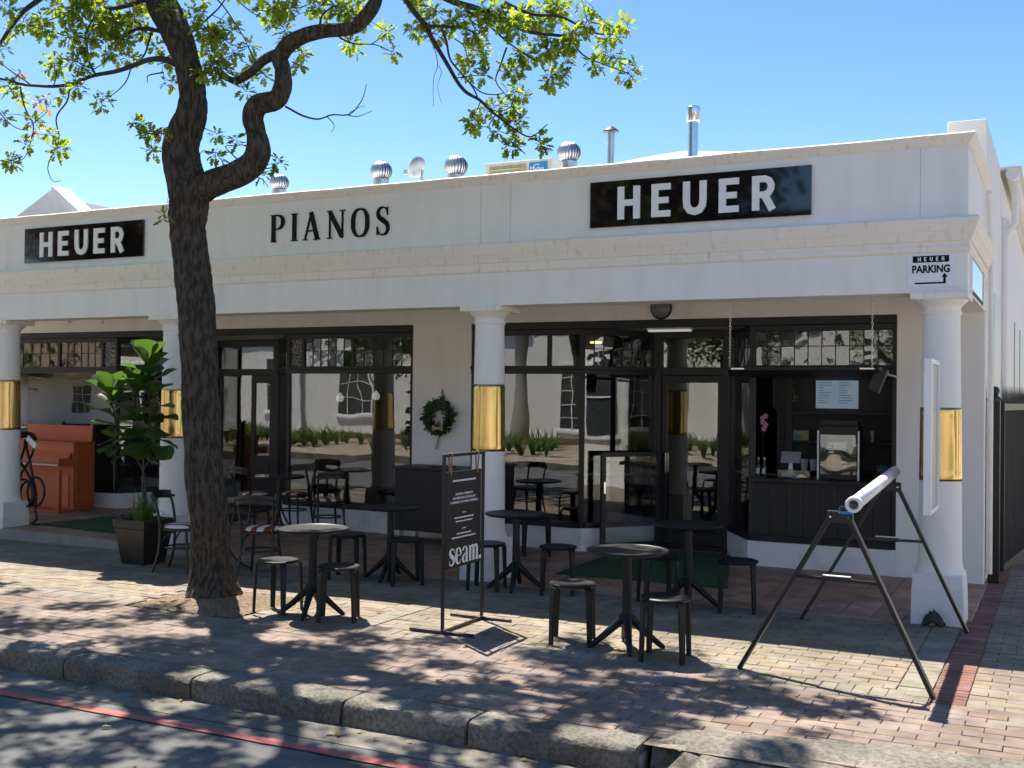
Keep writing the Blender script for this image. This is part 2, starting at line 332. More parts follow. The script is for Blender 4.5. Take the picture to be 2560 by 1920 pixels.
def lay(specs, parent, pname, limit=300, seed=1):
    """specs: (x,y,z,lx,ly,material)"""
    r = random.Random(seed); cache = {}
    def dist(s):
        d = Vector((s[0], s[1], s[2]-EYE)); pz = d.dot(_f); return pz if pz > 0 and abs(d.dot(CR)/pz) < .5 and d.dot(CU)/pz > -.38 else 1e6+d.length
    specs.sort(key=dist)
    rest = {}
    for i, (x, y, z, lx, ly, m) in enumerate(specs):
        key = (round(lx, 3), round(ly, 3), m, i % 4)
        if key not in cache: cache[key] = brick_mesh(pname, lx, ly, m, i)
        me = cache[key]
        loc = (x, y, z+r.uniform(-.003, .003)); rot = (r.gauss(0, .006), r.gauss(0, .004), r.gauss(0, .006))
        if i < limit:
            o = link(pname, me, None, parent); o.location = loc; o.rotation_euler = rot
        else:
            mb = rest.setdefault(m, MB()); T = Matrix.LocRotScale(loc, Matrix.Rotation(rot[2], 3, 'Z'), None)
            mb.add([T @ v.co for v in me.vertices], [tuple(p.vertices) for p in me.polygons], r.random())
    for m, mb in rest.items(): stuff(mb.build(pname+'_field', m, parent, fix=False))
bx_, by_ = .222, .107
sp = []
rr = random.Random(5)
def in_pit(x, y, lx=.1, ly=.05): return -7.45-lx < x < -6.35+lx and 7.40-ly < y < 8.36+ly
def field(x0, x1, y0, y1, m, lx=bx_, ly=by_, out=None, test=None, zz=zs, mixm=None):
    out = sp if out is None else out; j = 0; y = y0+ly/2
    while y < y1-ly*.4:
        off = (j % 2)*lx/2; x = x0+lx/2-off
        while x < x1+lx/2-.001:
            a, b = max(x-lx/2, x0), min(x+lx/2, x1)
            if b-a > .03 and not in_pit((a+b)/2, y) and not (test and test((a+b)/2, y)):
                mm = mixm[1] if mixm and rr.random() < mixm[0] else m
                out.append(((a+b)/2, y, zz((a+b)/2), b-a if b-a < lx-.002 else lx, ly, mm))
            x += lx
        y += ly; j += 1
field(-14.5, 1.6, 5.93, 7.42, 'paver_pink', mixm=(.04, 'paver_grey'))
# header course along the buff panel
x = -14.5
while x < -.95:
    if not in_pit(x, 7.5): sp.append((x+.0535, 7.53, zs(x), .107, .215, 'paver_grey'))
    x += .107
field(-14.5, -5.28, 7.64, 9.98, 'paver_buff', mixm=(.18, 'paver_pink'))
y = 7.70
while y < 9.95:
    sp.append((-5.17, y, 0, .215, .107, 'paver_grey')); y += .107
field(-5.06, -.98, 7.64, 9.98, 'paver_buff', mixm=(.12, 'paver_grey'))
y = 7.48
while y < 9.95:
    sp.append((-.87, y, 0, .215, .107, 'paver_grey')); y += .107
sp = [s for s in sp if not (s[0] > -.97 and s[1] < 7.53 and s[5] == 'paver_grey' and s[3] < .12)]
field(-.54, 1.6, 7.42, 9.98, 'paver_buff', mixm=(.25, 'paver_pink'))
y = 7.46
while y < 9.98:
    sp.append((-.648, y, .001, .215, .075, 'paver_red')); y += .077
lay(sp, pav, 'paver', 300, 2)
sp2 = []
y = 10.02
while y < 16:
    sp2.append((-.648, y, .001, .215, .075, 'paver_red')); y += .077
field(-.54, 1.2, 9.99, 17, 'paver_buff', out=sp2, zz=lambda x: 0, mixm=(.25, 'paver_pink'))
lay(sp2, drive, 'paver', 300, 4)
# tree pit with mulch
pit = struct(sheet('tree_pit', 'mulch', -7.5, -6.3, 7.36, 8.40, lambda x, y: zs(x)-.004+.05*max(0, 1-((x+6.93)**2+(y-7.86)**2)/.2)+.012*noise.noise((x*18, y*18, 1)), 40, 40))
# kerb: rough granite blocks
kerb = struct(B(-20, -2.06, 5.74, 5.86, -.45, -.06).build('kerb', 'concrete'))
cuts = [-14.6, -13.0, -11.3, -9.75, -8.1, -6.38, -5.2, -3.98, -3.1, -2.06]
for i in range(len(cuts)-1):
    a, b = cuts[i]+.006, cuts[i+1]-.006; nx = max(10, int((b-a)/.035))
    prof = [(5.655, -.24), (5.655, -.11), (5.657, -.035), (5.672, -.006), (5.72, 0.004), (5.82, .006), (5.90, .004), (5.925, -.004), (5.93, -.05), (5.93, -.24)]
    mb = MB(); vs_ = []; fs_ = []
    for k in range(nx+1):
        xx = a+(b-a)*k/nx; e = min(k, nx-k)
        for (yy, zz) in prof:
            d = .011*noise.noise((xx*5, yy*14, zz*14+i*7))+.009*noise.noise((xx*19, yy*33, zz*33))
            ry = -1 if yy < 5.7 else 0; ins = .006 if e == 0 else 0
            vs_.append((xx+(ins*.6 if k < nx/2 else -ins*.6), yy+(ins if yy < 5.7 else 0)+d*(1.4 if ry else .2)+.012*noise.noise((xx*1.1, i, 3)), zs(xx)+zz-(ins if zz > -.05 else 0)+d*(.7 if yy < 5.92 else .1)))
    p = len(prof)
    for k in range(nx):
        for j in range(p-1): fs_.append((k*p+j, k*p+j+1, (k+1)*p+j+1, (k+1)*p+j))
    fs_ += [tuple(range(p)), tuple(range(nx*p+p-1, nx*p-1, -1))]
    mb.add(vs_, fs_); mb.build('kerb_stone', 'granite', kerb, smooth=50)
# lowered crossing slab at the driveway
mb = MB(); nx = 60; ny = 12; vs_ = []
for j in range(ny+1):
    for i in range(nx+1):
        x = -2.02+(5.8)*i/nx; v = j/ny; y0_ = 5.50; y1_ = 6.06+.30*min(1, max(0, (x+2.0)/1.2))
        y = y0_+(y1_-y0_)*v; z = -.125+.142*min(1, (v*1.5)**.8)+.006*noise.noise((x*5, y*5, 9))
        if i == 0: z -= .03
        if (x+1.93)**2+(y-5.72)**2 < .13**2: z -= .10
        vs_.append((x, y, z))
mb.add(vs_, [(j*(nx+1)+i, j*(nx+1)+i+1, (j+1)*(nx+1)+i+1, (j+1)*(nx+1)+i) for j in range(ny) for i in range(nx)])
struct(mb.build('dropped_kerb_slab', 'granite', smooth=60))
# verandah floor with quarry tiles
vf = MB()
n_ = 40
for i in range(n_):
    a = -17.5+(16.76)*i/n_; b = -17.5+(16.76)*(i+1)/n_; y0_, y1_ = 9.985, 13.9
    vf.add([(a, y0_, -.3), (b, y0_, -.3), (b, y1_, -.3), (a, y1_, -.3), (a, y0_, zf(a)-.012), (b, y0_, zf(b)-.012), (b, y1_, zf(b)-.012), (a, y1_, zf(a)-.012)],
           [(4, 5, 6, 7), (0, 1, 5, 4)])
vfo = struct(vf.build('verandah_floor', 'concrete'))
tl = []
lx = .262
i = 0; x = -14.4
while x < -.78:
    y = 9.99+.13
    while y < 13.8:
        if not any(abs(x-c) < .12 and abs(y-10.2) < .1 for c in (-.95, -5.36, -9.66, -12.62)):
            tl.append((x, y, zf(x), lx, lx, 'tile'))
        y += lx+.004
    x += lx+.004
lay(tl, vfo, 'floor_tile', 300, 6)
# ------------------------------------------------------------------ shop building
shop = thing('shop_building', 'long single-storey white shop with columned verandah and black shopfronts', 'building', (-8, 12, 0))
def moulding(name, m, prof, wav=0, yb=12.40):
    mb = MB(); stations = [XL+(XC-XL)*i/90 for i in range(91)]; k = len(prof); vs_ = []
    for x in stations:
        last = x == stations[-1]
        for o, z in prof:
            dz = wav*noise.noise((x*2.3, o*9, 0))+wav*.6*noise.noise((x*7, o*9, 4)) if wav and z > prof[0][1]+.02 and o > 0 else 0
            vs_.append((x+(o if last else 0), YF-o+dz*.5, z+dz))
    for o, z in prof: vs_.append((XC+o, yb, z))
    n = len(stations)+1
    fs_ = [(i*k+j, (i+1)*k+j, (i+1)*k+j+1, i*k+j+1) for i in range(n-1) for j in range(k-1)]
    mb.add(vs_, fs_); return mb.build(name, m, shop, smooth=25)
# beam + parapet body
b = MB(); b.box(XL, XC, YF, YF+.36, 2.815, 4.08); b.box(XC-.30, XC, YF+.36, 12.40, 2.815, 4.08)
b.build('parapet', 'white', shop)
moulding('cornice', 'trim', [(.002, 3.150), (.012, 3.155), (.022, 3.170), (.022, 3.205), (.012, 3.210), (.012, 3.245), (.03, 3.250), (.034, 3.275), (.05, 3.30), (.056, 3.318), (.058, 3.326), (.064, 3.330), (.072, 3.37), (.09, 3.40), (.095, 3.43), (.075, 3.447), (.0, 3.458)], .002)
moulding('coping', 'trim', [(.002, 4.058), (.012, 4.066), (.024, 4.088), (.048, 4.112), (.058, 4.128), (.060, 4.142), (.048, 4.152), (-.02, 4.158), (-.40, 4.15), (-.40, 4.0)], .006)
for px in (1203, 1277, 2301):
    x = PY(px, 480, YF).x
    B(x-.002, x+.002, YF-.0015, YF+.01, 3.46, 4.058).build('joint', 'alu', shop)
# back wall with piers and lintel
wl = MB()
wl.box(XL, -15.35, YB, 12.8, -.2, 2.815); wl.box(-7.68, -6.81, YB, 12.8, -.2, 2.815); wl.box(-1.61, XC-.03, YB, 12.8, -.2, 2.815)
wl.box(XL, XC-.03, YB+.002, 12.8, 2.815, 4.3)
wl.build('shopfront_wall', 'white', shop)
B(XL, XC-.31, YF+.362, YB, 3.05, 3.10).build('verandah_ceiling', 'white', shop)
# low white base walls under the shopfronts
def base_wall(p0, p1, z1=.30, th=.16):
    p0, p1 = Vector((*p0, 0)), Vector((*p1, 0)); t = (p1-p0).normalized(); nrm = Vector((-t.y, t.x, 0))
    mb = MB(); q = [p0, p1, p1+nrm*th, p0+nrm*th]
    mb.add([(v.x, v.y, -.2) for v in q]+[(v.x, v.y, z1) for v in q], [(3, 2, 1, 0), (4, 5, 6, 7), (0, 1, 5, 4), (1, 2, 6, 5), (2, 3, 7, 6), (3, 0, 4, 7)])
    return mb.build('base_wall', 'stain', shop, bevel=.006)
DY = 13.85
DR = 13.25
A1, A2, A3, A4, A5, A6 = (-6.81, YB), (-5.26, YB), (-4.60, DR), (-3.67, DR), (-3.21, YB), (-1.61, YB)
L1, L2, L3, L4, L5, L6 = (-15.35, YB), (-12.99, YB), (-12.30, DY), (-11.04, DY), (-9.76, YB), (-7.68, YB)
for p, q in ((A1, A2), (A2, A3), (A4, A5), (A5, A6)): base_wall(p, q, .285)
for p, q in ((L1, L2), (L2, L3), (L4, L5), (L5, L6)): base_wall(p, q, .33)
# columns
def column(cx, b0, b1, zbase, first):
    c = MB(); cy = 10.2; pl = MB()
    prof = [(.205, .42), (.205, .44), (.19, .46), (.182, .50), (.178, .56), (.176, .9), (.170, 1.3), (.163, 1.8), (.157, 2.25), (.152, 2.60), (.153, 2.63), (.165, 2.635), (.168, 2.648), (.165, 2.66), (.155, 2.665), (.158, 2.69), (.175, 2.715), (.20, 2.735), (.214, 2.75), (.216, 2.758)]
    c.lathe(prof, (cx, cy, 0), 40); co = c.build('column', 'white', shop, smooth=40)
    pl = MB(); ww = .21
    st = [(zbase-.1, ww+.004), (zbase+.10, ww+.002), (.30, ww-.002), (.33, ww-.006), (.42, ww-.012)]
    vs_ = [(cx+sx*r, cy+sy*r, z) for z, r in st for sx, sy in ((-1, -1), (1, -1), (1, 1), (-1, 1))]
    fs_ = [(3, 2, 1, 0), tuple(range(len(vs_)-4, len(vs_)))]+[(i*4+j, i*4+(j+1) % 4, i*4+4+(j+1) % 4, i*4+4+j) for i in range(len(st)-1) for j in range(4)]
    pl.add(vs_, fs_); pl.build('plinth', 'stain', co, bevel=.008)
    B(cx-.232, cx+.232, cy-.232, cy+.232, 2.757, 2.8135).build('capital', 'trim', co, bevel=.006)
    g = MB(); n = 48; k = 26; vs_ = []
    for i in range(k+1):
        z = b0+(b1-b0)*i/k
        rz = .170-(z-1.3)*.0135 if z > 1.3 else .170+(1.3-z)*.015
        for j in range(n):
            a = 2*pi*j/n; d = .0035+.0022*noise.noise((cos(a)*3, sin(a)*3, z*2.2+cx))+.0012*noise.noise((cos(a)*9, sin(a)*9, z*3))
            if i in (2, k-2): d += .0015
            vs_.append((cx+(rz+d)*cos(a), cy+(rz+d)*sin(a), z))
    g.add(vs_, [(i*n+j, i*n+(j+1) % n, (i+1)*n+(j+1) % n, (i+1)*n+j) for i in range(k) for j in range(n)])
    gb = g.build('gold_band', 'gold', co, smooth=180); sd = gb.modifiers.new('solid', 'SOLIDIFY'); sd.thickness = .002
column(-.955, 1.21, 1.835, 0, 1); column(-5.36, 1.32, 2.01, 0, 0); column(-9.66, 1.34, 1.93, .05, 0); column(-12.62, 1.37, 2.03, .09, 0)
# shopfront glazing: local frame u along the run, n outward(-), z up
def run(p0, p1):
    p0, p1 = Vector((*p0, 0)), Vector((*p1, 0)); t = (p1-p0); Ln = t.length; t.normalize(); nn = Vector((-t.y, t.x, 0))  # nn points inward
    return Matrix(((t.x, nn.x, 0, p0.x), (t.y, nn.y, 0, p0.y), (0, 0, 1, 0), (0, 0, 0, 1))), Ln
def window(p0, p1, zsill, top, name='window', lead=None, ztr=2.17, head=2.72, main=True, tex=None, plain_cuts=None):
    """top: list of u-fractions splitting the top lights; lead: (cols,rows) of leaded quarries for each top light"""
    T, Ln = run(p0, p1); fr = MB(); fr.T = T
    d0, d1 = .02, .085
    fr.box(0, .05, d0, d1, zsill, head); fr.box(Ln-.05, Ln, d0, d1, zsill, head)
    fr.box(.05, Ln-.05, d0-.03, d1+.02, zsill, zsill+.07)
    fr.box(.002, Ln-.002, d0-.02, d1+.02, ztr, ztr+.055); fr.box(0, Ln, d0-.035, d1, ztr+.055, ztr+.10)
    fr.box(.05, Ln-.05, d0+.004, d1-.004, head-.07, head)
    cuts_ = [0]+list(top)+[1]
    for c in top: fr.box(c*Ln-.025, c*Ln+.025, d0+.003, d1-.003, ztr+.10, head-.07)
    fo = fr.build(name, 'black', shop, bevel=.004)
    rw = random.Random(int(abs(p0[0]*91+p1[0]*17)))
    if main:
        g = MB(); g.T = T; g.box(.05, Ln-.05, .045, .051, zsill+.07, ztr); g.build('pane', 'glass', fo)
    for i in range(len(cuts_)-1):
        u0, u1 = cuts_[i]*Ln+(.05 if i == 0 else .025), cuts_[i+1]*Ln-(.05 if i == len(cuts_)-2 else .025)
        z0, z1 = ztr+.10, head-.07
        ld = lead[i] if lead else None
        if ld == 'tex':
            g = MB(); g.T = T; g.box(u0, u1, .044, .052, z0, z1); g.build('textured_pane', 'textured', fo); continue
        if not ld:
            g = MB(); g.T = T; g.box(u0, u1, .046, .051, z0, z1); g.build('pane', 'glass', fo); continue
        nc, nr = ld; cm = MB(); cm.T = T
        for k in range(1, nc):
            uu = u0+(u1-u0)*k/nc; cm.box(uu-.005, uu+.005, .040, .056, z0, z1)
        for k in range(1, nr):
            zz = z0+(z1-z0)*(k/nr+(.06 if nr == 2 else 0)); cm.box(u0, u1, .041, .055, zz-.005, zz+.005)
        cm.build('lead_came', 'lead', fo)
        for a in range(nc):
            for c in range(nr):
                ua, ub = u0+(u1-u0)*a/nc, u0+(u1-u0)*(a+1)/nc
                f = lambda q: z0+(z1-z0)*(q/nr+(.06 if nr == 2 and 0 < q < nr else 0))
                g = MB(); tx, tz = rw.gauss(0, .012), rw.gauss(0, .012)
                cu, cz = (ua+ub)/2, (f(c)+f(c+1))/2
                g.T = T @ Matrix.Translation((cu, .048, cz)) @ Matrix.Rotation(tx, 4, 'Z') @ Matrix.Rotation(tz, 4, 'X')
                g.box(-(ub-ua)/2+.001, (ub-ua)/2-.001, -.002, .002, -(f(c+1)-f(c))/2+.001, (f(c+1)-f(c))/2-.001)
                g.build('pane', 'glass_old', fo, fix=False)
    return fo
window(A1, A2, .285, [.70], lead=None)
window(A2, A3, .285, [], lead=[(7, 2)])
window(A4, A5, .285, [], lead=[(5, 2)])
window(A5, A6, .285, [], lead=[(10, 2)], main=False)
window(L1, L2, .33, [.46, .86], lead=[(5, 2), (6, 2), 'tex'])
window(L2, L3, .33, [], lead=None)
window(L4, L5, .33, [], lead=[(6, 2)])
window(L5, L6, .33, [.13, .53], lead=['tex', (6, 2), (6, 2)])
# head boards + recess ceilings
hb = MB(); hb.box(-6.806, -1.614, YB+.004, YB+.14, 2.722, 2.813); hb.box(-15.346, -7.684, YB+.004, YB+.14, 2.722, 2.813); hb.build('head_board', 'black', shop, bevel=.004)
B(-5.3, -3.1, YB+.15, DR+.1, 2.735, 2.79).build('recess_ceiling', 'cream', shop)
B(-13.0, -9.7, YB+.15, DY+.1, 2.735, 2.79).build('recess_ceiling', 'cream', shop)
# door frames at the back of both recesses
def door_frame(a, b, ztop=2.17):
    T, Ln = run(a, b); fr = MB(); fr.T = T
    fr.box(-.03, .07, .0, .10, 0, 2.73); fr.box(Ln-.07, Ln+.03, .0, .10, 0, 2.73); fr.box(.07, Ln-.07, .002, .098, ztop, ztop+.10); fr.box(.07, Ln-.07, .002, .098, 2.63, 2.73)
    fr.box(.07, Ln-.07, .0, .10, -.1, zf(a[0])+.06)
    fo = fr.build('door_frame', 'black', shop, bevel=.005)
    g = MB(); g.T = T; g.box(.07, Ln-.07, .05, .056, ztop+.10, 2.63); g.build('pane', 'glass', fo)
    return fo
door_frame(A3, A4); df2 = door_frame(L3, L4)
T, Ln = run(L3, L4); g = MB(); g.T = T
g.box(.07, .15, .03, .07, .18, 2.17); g.box(Ln-.52, Ln-.44, .03, .07, .18, 2.17); g.box(Ln-.15, Ln-.07, .03, .07, .18, 2.17); g.box(Ln-.44, Ln-.15, .03, .07, .18, .9); g.box(Ln-.44, Ln-.15, .03, .07, 2.05, 2.17)
dl = g.build('door', 'black', shop, bevel=.004)
g = MB(); g.T = T; g.box(Ln-.44, Ln-.15, .045, .05, .9, 2.05); g.build('pane', 'glass', dl)
g = MB(); g.T = T; g.box(.15, Ln-.52, .045, .05, .18, 2.17); g.build('pane', 'glass', dl)
T, Ln = run(A3, A4); g = MB(); g.T = T
g.box(.07, .14, .03, .07, .07, 2.168); g.box(Ln-.14, Ln-.07, .03, .07, .07, 2.168); g.box(.14, Ln-.14, .031, .069, .07, .22); g.box(.14, Ln-.14, .031, .069, 2.08, 2.168)
dl = g.build('door', 'black', shop, bevel=.004)
g = MB(); g.T = T; g.box(.14, Ln-.14, .047, .053, .22, 2.08); g.build('pane', 'glass', dl)
g = MB(); g.T = T; g.box(.16-.04, .16-.02, -.02, .03, .95, 1.2); g.build('handle', 'steel', dl)
# open half door folded back against the left splay
p0 = Vector((-5.02, 12.52, 0)); p1 = Vector((-4.48, 13.16, 0)); t = (p1-p0); Ln = t.length; t.normalize(); nn = Vector((-t.y, t.x, 0))
T = Matrix(((t.x, nn.x, 0, p0.x), (t.y, nn.y, 0, p0.y), (0, 0, 1, 0), (0, 0, 0, 1)))
g = MB(); g.T = T; g.box(0, .06, 0, .05, .05, 1.22); g.box(Ln-.06, Ln, 0, .05, .05, 1.22); g.box(.06, Ln-.06, .001, .049, 1.16, 1.22); g.box(.06, Ln-.06, .001, .049, .05, .11)
hd = g.build('half_door', 'black', shop, bevel=.004); hd['label'] = 'open black half door folded back beside the entrance'
g = MB(); g.T = T; g.box(.06, Ln-.06, .02, .026, .11, 1.16); g.build('pane', 'glass', hd)
g = MB(); g.T = T; g.box(.015, .04, -.03, -.002, .72, .86); g.build('handle', 'steel', hd)
# kiosk under the counter: vertical boards, counter, posts
T, Ln = run(A5, A6)
for i in range(8):
    g = MB(); g.T = T; u0 = .055+(Ln-.11)*i/8; u1 = .055+(Ln-.11)*(i+1)/8
    g.box(u0+.0015, u1-.0015, .03, .06, .355, .955); g.build('counter_board', 'board', shop, bevel=.003)
g = MB(); g.T = T; g.box(.02, Ln-.02, -.06, .50, .957, 1.0); g.build('counter_top', 'black', shop, bevel=.006)
# timber steps inside entrance
B(-4.6, -3.67, 13.0, 13.24, -.1, .05).build('entrance_step', 'int_floor', shop, bevel=.008)
# roof behind the parapet, raised end wall, side wall
rf = MB(); nx = 40
for a, b in ((XL, XC-.4),):
    for i in range(nx):
        xa, xb = a+(b-a)*i/nx, a+(b-a)*(i+1)/nx
        ridge = lambda x: 5.19+.19*max(0, 1-abs(x+4.9)/1.9)
        rf.add([(xa, YF+.36, 4.02), (xb, YF+.36, 4.02), (xb, 15, ridge(xb)), (xa, 15, ridge(xa)), (xb, 22, 4.3), (xa, 22, 4.3)], [(0, 1, 2, 3), (3, 2, 4, 5)])
rf.build('roof', 'roof', shop)
sw = MB(); sw.box(-1.115, XC, 12.402, 15.1, -.2, 4.82); sw.box(-1.1, XC+.012, 15.1, 34, -.2, 4.70)
sw.build('side_wall', 'side', shop, bevel=.012)
for (ya, yb, z0, z1) in ((13.41, 14.6, 1.1, 3.1), (19.2, 20.6, 1.1, 3.14), (21.5, 23, 1.1, 3.15)):
    nm = MB(); nm.box(XC+.013, XC+.03, ya, yb, z0, z1); o = nm.build('window_recess', 'alu', shop)
gt = MB(); gt.tube([(XC+.13, 15.15, 4.74), (XC+.13, 33, 4.74)], .075, 10); gt.box(XC-.3, XC+.24, 15.12, 33, 4.80, 4.83); gt.build('gutter', 'side', shop, smooth=40)
dp = MB(); dp.tube(spline([(XC+.16, 15.35, 4.70), (XC+.16, 15.35, 4.25), (XC+.14, 15.35, 4.12), (XC+.05, 15.35, 4.02), (XC+.045, 15.35, 3.9), (XC+.045, 15.35, 0)], 5), .042, 12)
dp.build('downpipe', 'side', shop, smooth=60)
dp = MB(); dp.tube(spline([(XC+.04, 12.1, 4.0), (XC+.045, 12.2, 3.9), (XC+.045, 12.5, 3.2), (XC+.045, 12.52, 2.8), (XC+.045, 12.52, .1)], 5), .028, 10)
dp.build('downpipe', 'side', shop, smooth=60)
# interior shell
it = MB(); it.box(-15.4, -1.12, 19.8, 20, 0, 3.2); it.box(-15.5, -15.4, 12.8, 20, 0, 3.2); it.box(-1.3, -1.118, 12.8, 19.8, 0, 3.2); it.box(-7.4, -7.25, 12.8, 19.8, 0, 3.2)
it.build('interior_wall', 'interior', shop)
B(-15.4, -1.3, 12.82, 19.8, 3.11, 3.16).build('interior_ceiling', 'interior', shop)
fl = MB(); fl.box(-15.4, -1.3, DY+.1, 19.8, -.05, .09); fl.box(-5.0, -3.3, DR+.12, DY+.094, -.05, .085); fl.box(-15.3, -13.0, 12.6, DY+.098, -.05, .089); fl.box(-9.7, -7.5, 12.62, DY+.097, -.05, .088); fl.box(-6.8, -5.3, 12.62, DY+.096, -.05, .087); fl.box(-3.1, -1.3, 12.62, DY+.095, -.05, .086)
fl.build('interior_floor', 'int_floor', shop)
B(-6.35, -5.35, 12.62, 12.64, 1.11, 1.125).build('window_rail', 'panelw', shop)
B(-13.6, -11.2, 18.3, 18.4, .09, 3.1).build('cream_partition', 'interior_w', shop)
# ------------------------------------------------------------------ lettering
def stroke(pts, wd, smooth=0):
    """ribbon polygon(s) along pts with widths -> list of quads in 2d"""
    pts = [Vector((p[0], p[1], 0)) for p in pts]
    if smooth:
        q = spline(pts, smooth); wd = lerpl(wd, smooth) if isinstance(wd, list) else wd; pts = q
    n = len(pts); wl_ = wd if isinstance(wd, list) else [wd]*n
    Ls, Rs = [], []
    for i, p in enumerate(pts):
        a = (pts[i]-pts[i-1]).normalized() if i else None; b = (pts[i+1]-pts[i]).normalized() if i < n-1 else None
        t = (a or b) if not (a and b) else (a+b).normalized()
        nn = Vector((-t.y, t.x, 0)); m_ = 1.0
        if a and b: m_ = 1/max(.5, nn.dot(Vector((-a.y, a.x, 0))))
        Ls.append(p+nn*wl_[i]/2*m_); Rs.append(p-nn*wl_[i]/2*m_)
    return Ls, Rs
def glyph(strokes, name, m, parent, T, depth, size):
    mb = MB(); mb.T = T
    for i, st in enumerate(strokes):
        Ls, Rs = stroke(*st); k = len(Ls); d = depth*(1+.03*i)
        vs_ = []
        for z in (0, d):
            vs_ += [(p.x*size, p.y*size, z) for p in Ls]+[(p.x*size, p.y*size, z) for p in Rs]
        fs_ = []
        for j in range(k-1):
            a, b, c, e = j, j+1, k+j+1, k+j; o = 2*k
            fs_ += [(a, b, c, e), (o+a, o+e, o+c, o+b), (a, o+a, o+b, b), (e, c, o+c, o+e)]
        fs_ += [(0, k, 3*k, 2*k), (k-1, 3*k-1, 4*k-1, 2*k-1)]
        mb.add(vs_, fs_)
    return mb.build(name, m, parent)
w_ = .215
GL = {
 'H': ([([(.11, 0), (.11, 1)], w_), ([(.62, 0), (.62, 1)], w_), ([(.11, .5), (.62, .5)], .19)], .73),
 'E': ([([(.11, 0), (.11, 1)], w_), ([(.0, .905), (.60, .905)], .19), ([(.0, .5), (.54, .5)], .185), ([(.0, .095), (.60, .095)], .19)], .62),
 'U': ([([(.11, 1), (.11, .45), (.13, .27), (.22, .14), (.365, .095), (.51, .14), (.60, .27), (.62, .45), (.62, 1)], w_)], .73),
 'R': ([([(.11, 0), (.11, 1)], w_), ([(.0, .905), (.38, .905), (.50, .85), (.56, .72), (.545, .60), (.48, .49), (.37, .445), (.1, .445)], .19), ([(.36, .45), (.60, 0)], w_)], .72)}
def face_T(x, z, y): return Matrix(((1, 0, 0, x), (0, 0, -1, y), (0, 1, 0, z), (0, 0, 0, 1)))   # readable from -Y
def heuer(parent, x0, x1, z0, z1, y, m='signw', depth=.012):
    h = z1-z0; sz = h; tot = sum(GL[c][1] for c in 'HEUER'); gap = ((x1-x0)/sz-tot)/4; x = x0
    for c in 'HEUER':
        glyph(GL[c][0], 'letter', m, parent, face_T(x, z0, y), depth, sz); x += (GL[c][1]+gap)*sz
for (x0, x1, lx0, lx1, lb) in ((-4.16, -2.03, -3.87, -2.335, 'large glossy black wall sign with white letters right of the serif lettering'), (-12.08, -10.02, -11.79, -10.315, 'black wall sign with white letters left of the tree trunk')):
    s = thing('wall_sign', lb, 'sign', ((x0+x1)/2, YF, 3.54), group='black name signs on the parapet')
    B(x0, x1, YF-.03, YF-.001, 3.54, 3.985).build('board', 'sign', s, bevel=.003)
    heuer(s, lx0, lx1, 3.605, 3.92, YF-.030)
SF = .035
PI = {
 'P': ([([(.12, 0), (.12, 1)], .17), ([(0, .018), (.27, .018)], SF), ([(0, .982), (.2, .982)], SF), ([(.1, .98), (.36, .975), (.52, .90), (.58, .74), (.52, .57), (.36, .48), (.18, .475)], [.04, .05, .12, .17, .12, .05, .04], 3)], -8.085),
 'I': ([([(.15, 0), (.15, 1)], .17), ([(0, .018), (.3, .018)], SF), ([(0, .982), (.3, .982)], SF)], -7.80),
 'A': ([([(.09, .0), (.38, 1)], .055), ([(.37, 1.0), (.68, 0)], .17), ([(0, .018), (.2, .018)], SF), ([(.5, .018), (.80, .018)], SF), ([(.18, .33), (.55, .33)], .045)], -7.635),
 'N': ([([(.12, 0), (.12, .98)], .055), ([(.11, .96), (.68, .06)], .17), ([(.70, 0), (.70, .99)], .055), ([(0, .018), (.24, .018)], SF), ([(.58, .982), (.82, .982)], SF), ([(0, .982), (.16, .982)], SF)], -7.305),
 'O': ([([(.40, .98), (.22, .93), (.10, .72), (.085, .5), (.10, .28), (.22, .07), (.40, .02), (.58, .07), (.70, .28), (.715, .5), (.70, .72), (.58, .93), (.40, .98)], [.05, .10, .16, .17, .16, .10, .05, .10, .16, .17, .16, .10, .05], 3)], -6.985),
 'S': ([([(.50, .74), (.46, .92), (.32, .98), (.16, .93), (.09, .78), (.15, .64), (.32, .52), (.48, .40), (.53, .24), (.46, .08), (.30, .02), (.13, .09), (.07, .28)], [.03, .05, .05, .09, .13, .16, .18, .16, .13, .09, .05, .05, .03], 3), ([(.51, .70), (.51, .98)], .03), ([(.06, .02), (.06, .32)], .03)], -6.665)}
s = thing('wall_lettering', 'tall black serif letters fixed to the white parapet between both black signs', 'lettering', (-7.3, YF, 3.6))
for c in 'PIANOS': glyph(PI[c][0], 'letter', 'letter_black', s, face_T(PI[c][1], 3.605, YF-.001) @ Matrix.Diagonal((.94, 1, 1, 1)), .018, .31)
def text(body, size, m, parent, T, ext=.0008, align='LEFT', name='lettering', bold=0, sx=1):
    cu = bpy.data.curves.new(name, 'FONT'); cu.body = body; cu.size = size; cu.extrude = ext; cu.align_x = align; cu.offset = bold; cu.resolution_u = 3
    o = bpy.data.objects.new(name, cu); COL.objects.link(o)
    dg = bpy.context.evaluated_depsgraph_get(); me = bpy.data.meshes.new_from_object(o.evaluated_get(dg)); bpy.data.objects.remove(o); bpy.data.curves.remove(cu)
    me.transform(T @ Matrix.Diagonal((sx, 1, 1, 1))); me.materials.clear(); return link(name, me, m, parent)
s = thing('parking_sign', 'small white parking sign with arrow above the right column', 'sign', (-1.03, YF, 2.86))
B(-1.212, -.838, YF-.008, YF-.001, 2.86, 3.15).build('board', 'panelw', s)
B(-1.172, -.880, YF-.0105, YF-.0085, 3.072, 3.128).build('name_bar', 'letter_black', s)
heuer(s, -1.13, -.915, 3.083, 3.117, YF-.0106, depth=.001)
